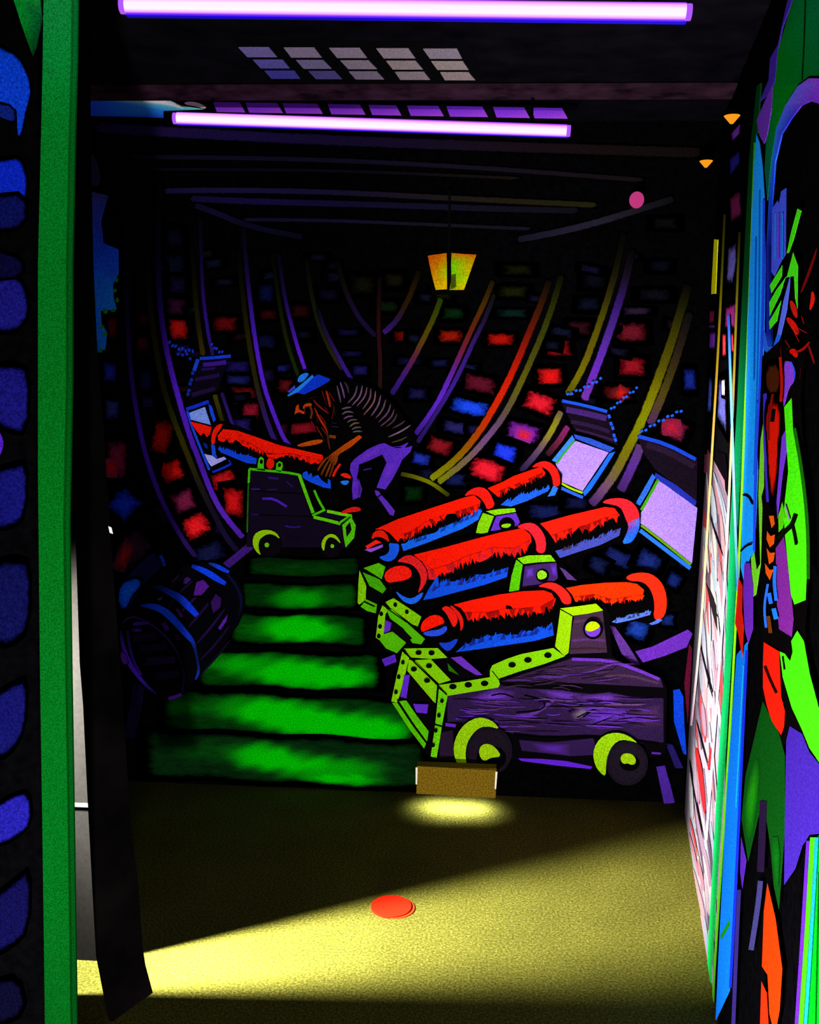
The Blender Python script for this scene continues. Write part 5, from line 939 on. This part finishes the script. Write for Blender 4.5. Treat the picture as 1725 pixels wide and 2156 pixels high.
# hanging black panel right of the slot
HY = 1.93
HPn = Plane((0, HY, 0), (0, -1, 0))
b_l, b_r = at_depth(236, 2152, 1.90), at_depth(322, 2090, 2.0)
pd = Vector((b_r.x - b_l.x, b_r.y - b_l.y, 0)).normalized()
HP2 = Plane(b_l, (pd.y, -pd.x, 0))
pl_e = [(150, -20), (150, 700), (158, 900), (164, 1071), (169, 1182), (176, 1400), (183, 1488), (192, 1680), (203, 1891), (210, 2017), (236, 2152)]
pr_e = [(191, -20), (191, 300), (197, 560), (206, 760), (218, 900), (228, 1050), (238, 1200), (246, 1300), (254, 1420), (264, 1560), (276, 1740), (290, 1850), (300, 1990), (306, 2030), (322, 2090)]
hp = [HP2.at(*q) for q in pl_e + pr_e[::-1]]
bm = bmesh.new(); n_ = len(hp)
vf = [bm.verts.new(q) for q in hp]; vb = [bm.verts.new(q - HP2.n * .012) for q in hp]
for tr in tessellate_polygon([[Vector((x, y, 0)) for x, y in pl_e + pr_e[::-1]]]):
    bm.faces.new([vf[k] for k in tr]); bm.faces.new([vb[k] for k in tr[::-1]])
for k in range(n_): bm.faces.new((vf[k], vf[(k + 1) % n_], vb[(k + 1) % n_], vb[k]))
tag(meshobj('hanging_panel', bm, plain('black_rubber', (.0018, .0015, .0014), rough=.6, noise=.6, scale=6)), 'dark hanging panel between the slot of light and the ship mural', 'panel')

s = Sheet(HP2, .001, k=.5); s.poly('P', [(229, 1108), (235, 1111), (238, 1124), (232, 1122)], (240, 240, 225), thick=.002); tag(s.build('light_leak_fleck', bpy.data.objects['hanging_panel']), 'small pale fleck of leaking light on the panel edge')  # light leaking past the panel edge, painted as a pale patch
# ================================================================== RIGHT WALL PAINTINGS
def rsheet(off=0.001, k=1.0, step=.0004): return Sheet(RIGHT, off, k=k, step=step)
KR, KW = 1.1, 5.4
# far stretch: pale planks caught by the passage light
far = rsheet(.001, KW, .00002)
far.poly('P', [(1490, 945), (1512, 985), (1541, 1070), (1540, 1250), (1533, 1450), (1525, 1700), (1512, 1930), (1500, 2092), (1468, 1950), (1441, 1722), (1450, 1560), (1463, 1330), (1474, 1180), (1482, 1060)], (206, 190, 204), cols=[(120, 84, 110), (160, 130, 150), (190, 170, 180), (220, 200, 214), (216, 206, 226), (220, 206, 226), (220, 214, 226), (196, 206, 226), (206, 214, 230), (196, 180, 206), (206, 190, 214), (196, 196, 214), (196, 170, 190), (150, 110, 140)])
for z, pts, c in [('R7', [(180, 480), (250, 480), (245, 640), (215, 640)], (226, 140, 160)), ('R6', [(325, 1340), (345, 1330), (340, 1500), (318, 1490)], (205, 120, 124)),
                  ('R6', [(225, 960), (250, 960), (240, 1080), (222, 1060)], (180, 90, 110)), ('R7', [(105, 1170), (135, 1300), (165, 1430), (150, 1440), (118, 1260)], (120, 206, 230)), ('R6', [(285, 1010), (340, 1110), (350, 1260), (300, 1200)], (214, 160, 190))]:
    far.poly(z, pts, c)
PALS = [(230, 226, 236), (236, 230, 226), (214, 190, 214), (220, 150, 170), (190, 206, 230), (230, 180, 190), (170, 150, 180), (206, 214, 236), (236, 90, 96), (196, 160, 190), (120, 96, 120), (240, 236, 240)]
def fx(y, u):
    lft = 1490 - (y - 950) * .0645 if y < 1722 else 1441 + (y - 1722) * .16
    rgt = 1541 - max(0, y - 1100) * .041 if y > 1070 else 1512 + (y - 985) * .34
    return lft + (rgt - lft) * u
for _ in range(150):
    y0 = random.uniform(985, 1990); u0 = random.uniform(.02, .8); l = random.uniform(60, 170); u1 = min(.98, u0 + l * .0022 * random.uniform(.5, 1.1))
    y1 = min(2070, y0 + l)
    far.stroke('P', [(fx(y0, u0), y0), (fx((y0 + y1) / 2, (u0 + u1) / 2), (y0 + y1) / 2), (fx(y1, u1), y1)], random.uniform(3, 9), random.choice(PALS), taper=True, a=.8)
for z, pts in [('R5', [(985, 565), (1030, 760), (1082, 970)]), ('R5', [(955, 1130), (1000, 1310), (1052, 1510)]), ('R6', [(255, 1300), (290, 1420), (332, 1540)]), ('R6', [(235, 1690), (265, 1800), (310, 1900)]), ('R7', [(190, 140), (225, 300), (255, 400)]), ('R7', [(130, 750), (150, 900), (205, 1180)])]:
    far.stroke(z, pts, 9, (30, 20, 34), taper=True)
for pts, w in [([(165, 690), (190, 830), (212, 1040)], 26), ([(245, 690), (240, 760), (232, 810)], 16)]: far.stroke('R7', pts, w, (236, 50, 56), taper=True)
far.poly('R6', [(290, 940), (345, 960), (362, 1140), (330, 1080)], (20, 12, 22)); far.poly('R5', [(1030, 100), (1060, 150), (1110, 270), (1118, 470), (1080, 330)], (46, 36, 40))
tag(far.build('pale_planks', mat=PAINT), 'bleached white and pink planks on the right wall lit by the passage light', 'painted planks')
up = rsheet(.001, .6, .0002)
for z, pts, c in [('Z3', [(1230, 1310), (1285, 1270), (1290, 1400), (1260, 1560), (1215, 1560)], (90, 84, 160)), ('Z3', [(1210, 1640), (1290, 1600), (1285, 1789), (1205, 1789)], (110, 26, 90)), ('Z3', [(1130, 1660), (1175, 1650), (1170, 1789), (1125, 1789)], (100, 34, 130)), ('Z3', [(1230, 1050), (1310, 990), (1320, 1180), (1240, 1230)], (90, 22, 60)), ('Z3', [(1230, 850), (1310, 780), (1310, 880), (1235, 980)], (28, 26, 110)), ('Z3', [(1240, 720), (1310, 640), (1310, 720), (1250, 780)], (104, 46, 150)), ('R6', [(325, 260), (350, 250), (350, 420), (325, 430)], (230, 40, 50)), ('R6', [(370, 260), (390, 250), (395, 400), (370, 400)], (220, 40, 60)), ('R6', [(250, 130), (290, 130), (285, 230), (245, 230)], (110, 24, 60)), ('R6', [(248, 250), (298, 250), (290, 380), (245, 380)], (96, 40, 150)), ('R6', [(300, 500), (350, 480), (360, 900), (290, 780)], (54, 54, 110)), ('R6', [(318, 520), (345, 520), (345, 650), (320, 640)], (190, 170, 180)), ('R6', [(250, 480), (275, 500), (265, 760), (235, 760)], (40, 60, 130))]:
    up.soft(z, pts, c, f=.6, a=.66, sm=0)
tag(up.build('dim_planks', mat=FIELD), 'dim red and blue plank ends high on the right wall above the bleached planks', 'painted planks')
yb_ = rsheet(.002, .3); yb_.poly('Z3', [(1150, 1285), (1180, 1290), (1168, 1580), (1145, 1582)], (206, 206, 6), thick=.002)
tag(yb_.build('yellow_bar'), 'short bright yellow upright bar on the right wall', 'painted bar')
def wire(label, z, pts, w, cols, k, off=.004):
    s = rsheet(off, k); s.stroke(z, pts, w, cols[0], cols=cols, sm=1); s.poly
    return tag(s.build('wall_strip', mat=PAINT), label, 'thin strip', 'thin upright strips on the right wall')
wire('thin tan strip running full height nearest the mural corner', 'R6', [(340, -400), (322, 0), (296, 500), (268, 950), (236, 1500), (212, 1850), (190, 2120), (150, 2500)], 13, [(70, 70, 10), (150, 150, 8), (180, 140, 30), (196, 160, 90), (206, 180, 130), (214, 190, 150), (220, 196, 190), (220, 190, 220)], 1.3)
wire('second thin strip, olive above and lavender below', 'R6', [(425, -300), (412, 0), (392, 560), (366, 1200), (340, 1700), (312, 2156), (270, 2700), (235, 3150)], 13, [(60, 60, 10), (150, 150, 20), (160, 130, 40), (206, 170, 140), (220, 160, 220), (220, 160, 226), (220, 160, 226), (220, 170, 226)], 1.6)
wire('thin sky blue strip leaning against the dark green trim', 'R6', [(362, 170), (372, 480), (384, 850), (398, 1300), (416, 1740)], 14, [(40, 70, 190), (74, 140, 250), (90, 150, 255), (110, 130, 250), (50, 130, 250)], .9, .005)
gt = rsheet(.004, .8)
gt.poly('P', [(1594, 180), (1602, 175), (1592, 330), (1582, 600), (1566, 860), (1554, 1060), (1545, 1290), (1536, 1420), (1524, 1620), (1508, 1860), (1498, 2068), (1490, 2078), (1490, 2010), (1500, 1840), (1512, 1620), (1526, 1400), (1532, 1260), (1540, 1060), (1552, 860), (1564, 600), (1578, 330)], (8, 84, 40), cols=[(6, 50, 20)] * 2 + [(4, 60, 20), (4, 70, 24), (4, 90, 50), (6, 96, 60), (6, 100, 50), (8, 120, 60), (6, 90, 40), (6, 96, 36), (8, 100, 36), (10, 116, 50), (10, 116, 50), (10, 110, 56), (8, 100, 56), (6, 96, 50), (6, 110, 60), (4, 90, 50), (4, 80, 40), (4, 60, 20), (4, 50, 16)], thick=.003)
gt.stroke('P', [(1590, 300), (1581, 560), (1568, 900), (1558, 1150), (1548, 1345), (1536, 1560), (1520, 1810), (1504, 2050), (1502, 2110)], 5, (120, 206, 20), cols=[(40, 150, 40), (130, 206, 20), (120, 206, 20), (110, 206, 14), (120, 206, 10), (90, 180, 10), (70, 150, 10), (60, 130, 10), (40, 110, 10)])
tag(gt.build('green_trim', mat=PAINT), 'narrow dark green upright trim with a lime edge on the right wall', 'trim strip')
# blue column
bc = empty('blue_column', RIGHT.at(1540, 2100), 'bright blue painted column on the right wall beside the arch', 'painted column')
s = rsheet(.005, KR * .72)
s.poly('P', [(1593, 282), (1600, 300), (1606, 345), (1611, 420), (1612, 560), (1610, 700), (1606, 805), (1594, 845), (1601, 870), (1594, 1055), (1590, 1165), (1580, 1172), (1566, 1222), (1560, 1195), (1564, 1057), (1569, 927), (1574, 700), (1582, 487), (1588, 357)], (22, 140, 246))
for p in ([(1600, 400), (1598, 700), (1588, 1000)], [(1592, 500), (1588, 800)]): s.stroke('P', p, 3, (10, 84, 190))
s.stroke('P', [(1609, 420), (1606, 700), (1590, 1000), (1588, 1160)], 5, (34, 62, 220)); s.stroke('A7', [(75, 1052), (110, 1060), (140, 1115)], 12, BK); s.stroke('A7', [(60, 1420), (95, 1385), (135, 1370)], 12, BK)
s.build('upper_shaft', bc)
s = rsheet(.005, KR)
s.poly('P', [(1551, 1379), (1575, 1350), (1572, 1430), (1565, 1578), (1553, 1856), (1543, 1955), (1537, 2086), (1507, 2150), (1510, 2080), (1513, 2014), (1531, 1657)], (16, 118, 232)); s.stroke('P', [(1573, 1370), (1562, 1600), (1550, 1860), (1538, 2080)], 6, (24, 44, 214)); s.stroke('P', [(1566, 1400), (1550, 1700)], 3, (20, 170, 240)); s.poly('R7', [(295, 1690), (345, 1600), (340, 1640), (300, 1710)], (20, 130, 10))
s.build('lower_shaft', bc)
# green boards and purple board end
gb = rsheet(.003, 1.5)
gb.poly('A6', [(345, -40), (560, -40), (560, 520), (508, 510), (440, 510), (370, 560), (290, 680), (230, 830), (195, 1050), (172, 1300), (155, 1100), (165, 900), (210, 560), (240, 330), (300, 130)], (0, 124, 40), cols=[(4, 120, 50), (6, 120, 70), (6, 110, 60), (4, 104, 50), (4, 112, 40), (2, 130, 30), (2, 140, 24), (2, 140, 34), (10, 120, 80), (10, 110, 100), (10, 110, 70), (4, 120, 60), (2, 136, 30), (2, 136, 30), (2, 124, 40)], thick=.002)
gb.stroke('A6', [(420, -40), (412, 250), (398, 520)], 10, (4, 44, 14))
tag(gb.build('green_boards', mat=GP), 'green boards painted above the arch in the top right corner', 'painted boards')
pe = rsheet(.004, 1.4)
pe.poly('A6', [(310, -30), (345, -30), (270, 180), (238, 330), (222, 520), (192, 600), (120, 660), (180, 520), (190, 380), (240, 290)], (74, 44, 180), thick=.002); pe.poly('A6', [(205, 550), (200, 700), (170, 880), (150, 932), (122, 880), (103, 780), (150, 670)], (122, 60, 206), thick=.002)
tag(pe.build('purple_board_end'), 'purple board end slanting along the top edge of the right wall', 'painted boards')
ar = rsheet(.005, KR * 1.2)
ar.poly('A6', [(560, 520), (508, 508), (440, 508), (370, 558), (290, 680), (230, 830), (200, 1050), (182, 1300), (166, 1600), (166, 2156), (180, 2300), (205, 2310), (198, 2156), (190, 1600), (203, 1300), (222, 1050), (264, 870), (325, 770), (390, 684), (450, 656), (508, 672), (560, 700)], (120, 70, 226), thick=.003,
        cols=[(140, 60, 216)] * 3 + [(110, 96, 240), (90, 110, 246), (60, 120, 250), (40, 120, 250), (30, 90, 240), (26, 44, 200), (24, 40, 190), (30, 90, 240), (30, 90, 240), (20, 30, 130), (14, 20, 110), (24, 60, 220), (40, 100, 250), (50, 70, 230), (50, 50, 220), (100, 50, 210), (120, 50, 216), (130, 54, 216), (140, 60, 216)])
ar.poly('A7', [(200, 0), (222, 0), (240, 92), (272, 92), (302, 0), (328, 0), (295, 108), (245, 146), (212, 112)], (40, 108, 250))
tag(ar.build('painted_arch', mat=PAINT), 'violet and blue arch painted around a black doorway on the right wall', 'painted arch')
# plume of blades
pf = empty('feather_plume', RIGHT.at(1630, 700), 'blue and lime feather plume painted inside the black arch', 'feather')
s = rsheet(.006, KR); s.poly('A6', [(205, 1352), (240, 1298), (248, 1320), (262, 1240), (296, 1218), (292, 1650), (260, 1700), (218, 1792), (198, 1760)], (66, 84, 226))
for x in (225, 248, 272): s.stroke('A6', [(x, 1380), (x - 2, 1680)], 8, (20, 140, 240) if x != 248 else (110, 50, 200))
s.build('blue_feather', pf)
s = rsheet(.007, KR)
for p in ([(298, 1642), (325, 1510), (368, 1352), (394, 1366), (345, 1550), (312, 1640)], [(188, 1850), (270, 1718), (268, 1790), (200, 1900)], [(185, 1960), (230, 1880), (300, 1790), (340, 1635), (372, 1722), (368, 2005), (352, 1932), (345, 1790), (290, 1800), (255, 1910), (188, 2048)], [(184, 2086), (262, 1950), (236, 2080), (188, 2136)]): s.poly('A6', p, (68, 226, 24))
s.build('lime_feather', pf); s = rsheet(.007, KR); s.poly('A6', [(322, 1780), (318, 1860), (300, 2010), (262, 2170), (236, 2170), (275, 1960)], (90, 110, 240)); s.build('feather_stem', pf)
# pirate figure
fg = empty('person', RIGHT.at(1640, 2100), 'tall painted pirate with red beard and lime coat on the right wall', 'person')
def rp(off, items, name, parent, label=None, bg=None):
    s = rsheet(off, KR)
    for it in items:
        if it[0] == 'p': s.poly(it[1], it[2], it[3], sm=it[4] if len(it) > 4 else 0)
        elif it[0] == 's': s.stroke(it[1], it[2], it[3], it[4])
        elif it[0] == 'f': s.soft(it[1], it[2], it[3], f=.7, bg=bg)
        elif it[0] == 't': s.stroke(it[1], it[2], it[3], it[4], taper=True)
    o = s.build(name, parent)
    if label: o['label'] = label
    return o
fb = rp(.006, [('p', 'A7', [(200, 160), (330, 40), (480, 120), (450, 420), (480, 1000), (500, 1700), (480, 1900), (495, 2200), (560, 2500), (400, 2700), (200, 2600), (190, 1500), (170, 700)], (7, 5, 6)), ('p', 'A7', [(338, 188), (382, 184), (418, 240), (412, 312), (372, 362), (352, 450), (336, 490)], (128, 60, 210), 1), ('s', 'A7', [(385, 190), (412, 245), (405, 310)], 12, (60, 80, 240)), ('p', 'A7', [(328, 680), (350, 636), (362, 752), (335, 905), (300, 1210), (294, 1100)], (108, 50, 206)), ('p', 'A7', [(208, 400), (230, 390), (232, 800), (244, 1100), (228, 1100), (208, 700)], (62, 40, 190))], 'body', fg)
rp(.008, [('t', 'A6', p, w, c) for p, w, c in [([(325, 1950), (345, 2000), (362, 2060)], 34, (200, 24, 20)), ([(465, 1890), (470, 1940), (450, 2010)], 26, (220, 26, 14)), ([(495, 1610), (440, 1780), (390, 1900)], 18, (110, 12, 10)), ([(300, 2060), (345, 2110), (370, 2170)], 40, (210, 22, 12)), ([(395, 2050), (410, 2100)], 24, (180, 20, 12)), ([(375, 2130), (430, 2160)], 20, (190, 20, 10))]] +
   [('t', 'A7', p, w, c) for p, w, c in [([(350, 50), (380, 100)], 24, (150, 18, 10)), ([(380, 130), (405, 120), (425, 160)], 40, (210, 20, 8)), ([(415, 130), (470, 110), (510, 60)], 18, (150, 16, 10)), ([(500, 80), (520, 140), (540, 205)], 14, (130, 14, 12)), ([(410, 0), (440, 60)], 22, (190, 20, 10)), ([(320, 100), (325, 160)], 16, (120, 16, 10)), ([(450, 230), (445, 300)], 14, (80, 10, 20))]], 'hair', fg, 'wild red hair')
rp(.008, [('f', 'A7', [(205, 200), (325, 170), (328, 420), (220, 430)], (66, 26, 8)), ('f', 'A7', [(225, 420), (270, 380), (325, 420), (334, 540), (312, 720), (302, 1020), (262, 1190), (238, 1020), (226, 720), (210, 560)], (205, 22, 8)), ('s', 'A7', [(270, 400), (240, 560), (240, 700)], 16, (120, 16, 8)), ('s', 'A7', [(275, 500), (265, 580)], 26, (16, 8, 5)), ('s', 'A7', [(318, 160), (330, 330), (322, 450)], 18, (180, 18, 8))], 'beard', fb, 'long red beard')
ORG = (222, 80, 10)
rp(.009, [('p', 'A7', p, ORG) for p in ([(245, 1190), (276, 1188), (282, 1240), (262, 1268)], [(233, 1288), (255, 1322), (282, 1310), (276, 1370), (250, 1394), (229, 1340)], [(229, 1398), (252, 1430), (282, 1428), (272, 1484), (245, 1504)], [(219, 1498), (250, 1540), (272, 1538), (250, 1606), (224, 1562)])] + [('s', 'A7', [(240, 1840), (255, 1950)], 24, (110, 50, 10))], 'braid', fb, 'orange beaded braid')
rp(.008, [('p', 'A7', [(343, 485), (392, 425), (402, 640), (432, 800), (466, 1000), (492, 1250), (492, 1500), (482, 1735), (410, 1765), (388, 1700), (358, 1400), (350, 1330), (340, 1180), (348, 1090), (370, 900)], (70, 234, 12)), ('p', 'A7', [(306, 1190), (332, 1098), (352, 1200), (332, 1270), (308, 1295)], (80, 200, 10)), ('s', 'A7', [(418, 1180), (395, 1250), (350, 1290), (305, 1340)], 30, (10, 12, 6)), ('s', 'A7', [(396, 1250), (410, 1310), (422, 1378)], 18, (10, 12, 6)), ('s', 'A7', [(350, 1120), (380, 1220)], 10, (150, 130, 160)),
          ('s', 'A7', [(410, 620), (460, 900), (498, 1250), (500, 1600)], 22, (24, 96, 8))], 'coat', fg, 'lime green coat')
rp(.007, [('p', 'A7', [(188, 1500), (176, 1050), (190, 700), (206, 596), (212, 800), (212, 1000), (196, 1060), (202, 1120), (192, 1500), (162, 1700), (142, 1716), (128, 1460), (150, 1425), (166, 1540)], (112, 204, 40))], 'sash_tail', fg, 'lime green tail left of the beard')
rp(.008, [('p', 'A7', [(288, 1400), (342, 1325), (362, 1450), (388, 1680), (404, 1850), (392, 1975), (310, 1925), (298, 1780)], (118, 36, 140))], 'robe', fg, 'purple robe')
rp(.008, [('p', 'A7', [(85, 1500), (122, 1495), (142, 1650), (142, 1920), (110, 2020), (88, 1930), (76, 1700)], (104, 40, 180)), ('p', 'A7', [(48, 1588), (72, 1640), (70, 1800), (82, 1900), (72, 2110), (45, 1955), (24, 1885)], (206, 26, 14))], 'cloak_edge', fg, 'purple cloak edge with a red end')
rp(.009, [('s', 'A7', [(238, 1632), (212, 1780), (226, 1915)], 16, (40, 110, 246)), ('s', 'A7', [(285, 1515), (278, 1620), (292, 1740)], 22, (36, 110, 240)), ('s', 'A7', [(245, 1690), (258, 1760)], 26, (36, 110, 240)), ('s', 'A7', [(275, 1790), (292, 1860)], 30, (30, 120, 246))], 'buckle', fg, 'blue buckles')
rp(.008, [('p', 'B3', [(183, 5), (270, 58), (281, 310), (302, 390), (297, 480), (280, 528), (230, 452), (200, 362), (179, 262), (179, 128)], (236, 26, 10)), ('s', 'B3', [(190, 140), (220, 220), (255, 292)], 16, (30, 6, 4))], 'leg', fg, 'red stockinged leg')
rp(.008, [('p', 'B3', [(338, 0), (372, -60), (410, 0), (442, 180), (500, 400), (540, 560), (540, 740), (495, 682), (440, 602), (400, 502), (340, 372), (290, 202), (273, 58), (302, 70), (332, 112), (346, 60)], (64, 232, 14)), ('s', 'B3', [(290, 85), (300, 160)], 10, BK)], 'coat_tail', fg, 'lime coat tail')
rp(.007, [('p', 'B3', [(310, 560), (330, 478), (400, 522), (440, 622), (495, 692), (540, 760), (540, 1080), (440, 1090), (400, 1152), (360, 1282), (298, 1372), (302, 1000)], (58, 32, 148))], 'breeches', fg, 'dark violet breeches')
rp(.0065, [('p', 'B3', [(178, 338), (270, 520), (302, 640), (302, 1060), (268, 1510), (240, 1382), (220, 1152), (180, 880), (150, 1000), (95, 1240), (58, 1000), (80, 760)], (8, 66, 12)), ('f', 'B3', [(150, 620), (165, 800), (105, 1180), (65, 1000), (90, 800)], (22, 118, 10)), ('f', 'B3', [(215, 1100), (280, 1100), (262, 1480)], (8, 88, 12))], 'cloak', fg, 'dark green cloak', (8, 66, 12))
rp(.008, [('p', 'B3', [(204, 1362), (250, 1560), (287, 1840), (272, 2080), (245, 2220), (215, 2100), (205, 1880), (173, 1832), (184, 1520)], (216, 48, 6)), ('p', 'B3', [(170, 1915), (200, 1980), (214, 2220), (160, 2220)], (192, 38, 10))], 'boot', fg, 'orange red pointed boot')
rp(.006, [('s', 'B3', [(165, 1350), (150, 1500), (112, 1740)], 30, (54, 52, 104)), ('p', 'B3', [(55, 1100), (86, 1230), (62, 1392), (50, 1300)], (78, 32, 160)), ('s', 'B3', [(45, 1400), (30, 1700), (12, 2160)], 22, (48, 36, 108)), ('s', 'B3', [(180, 900), (175, 1100), (165, 1300)], 40, (30, 16, 44))], 'shadow_fold', fg, 'dim violet folds')
# striped post, bottom right corner
sp = empty('striped_post', RIGHT.at(1700, 2100), 'striped post end in violet, lime and blue at the lower right corner', 'painted post')
for nm, pts, w, c in [('violet_stripe', [(433, 1125), (405, 1600), (365, 2200)], 20, (88, 32, 226)), ('lime_stripe', [(458, 1105), (430, 1600), (390, 2200)], 26, (62, 212, 12)), ('blue_stripe', [(482, 1105), (455, 1600), (416, 2200)], 20, (22, 146, 230))]:
    s = rsheet(.008, KR); s.stroke('B3', pts, w, c); s.build(nm, sp)
s = rsheet(.007, KR); s.poly('B3', [(490, 1095), (560, 1095), (560, 2220), (420, 2220), (460, 1600)], (4, 150, 20)); s.stroke('B3', [(495, 1300), (475, 2200)], 8, (4, 70, 10)); s.build('green_face', sp)

# ================================================================== LIGHT
def lamp(kind, name, loc, power, col, target=None, **kw):
    l = bpy.data.lights.new(name, kind); l.energy = power; l.color = col
    o = bpy.data.objects.new(name, l); COL.objects.link(o); o.location = loc
    if target is not None: o.rotation_euler = (Vector(target) - Vector(loc)).to_track_quat('-Z', 'Y').to_euler()
    for k, v in kw.items(): setattr(l, k, v)
    return o
# added fill spots, unseen and low in the lane, brightening mural and right wall
for x in (-.32, .34):
    lamp('SPOT', 'mural_fill', (x, .15, .06), 250, (1, .97, 1), (x * .5, D, 1.0), spot_size=math.radians(105), spot_blend=.5, shadow_soft_size=.03)
lamp('SPOT', 'side_fill', (-.42, .95, .06), 225, (1, .97, 1), (.75, 2.0, 1.0), spot_size=math.radians(84), spot_blend=.6, shadow_soft_size=.05)
lamp('SPOT', 'mural_fill', (.46, .25, .06), 330, (1, .97, 1), (-1.2, D, 1.6), spot_size=math.radians(34), spot_blend=.8, shadow_soft_size=.03)
# daylight lamp in the side passage
lamp('SPOT', 'passage_lamp', (-1.34, 2.055, .88), 1380, (1, .97, .86), (.3, 2.55, .25), spot_size=math.radians(88), spot_blend=.55, shadow_soft_size=.045)
lamp('SPOT', 'passage_fill_low', (-1.34, 2.055, .86), 560, (1, .97, .88), (-.93, 2.235, .42), spot_size=math.radians(104), spot_blend=.5, shadow_soft_size=.03)  # added fill beside the passage lamp, brightening slot floor and grey wall
# lamp inside the light box, opening downwards
bl_ = lamp('AREA', 'box_lamp', ((tl.x + trr.x) / 2, fy + .050, .085), 2.2, (.97, 1, 1), ((tl.x + trr.x) / 2 + .012, fy + .02, 0))
bl_.data.shape = 'RECTANGLE'; bl_.data.size = .19; bl_.data.size_y = .03; bl_.data.spread = math.radians(115); bl_.rotation_euler = (-.12, 0, 0)
w = bpy.data.worlds.new('world'); S.world = w; w.use_nodes = True
w.node_tree.nodes['Background'].inputs['Color'].default_value = (.25, .2, .6, 1); w.node_tree.nodes['Background'].inputs['Strength'].default_value = .004
S.view_settings.view_transform = 'Standard'; S.view_settings.look = 'None'; S.view_settings.gamma = 1; S.view_settings.exposure = 0
S.view_settings.use_curve_mapping = False
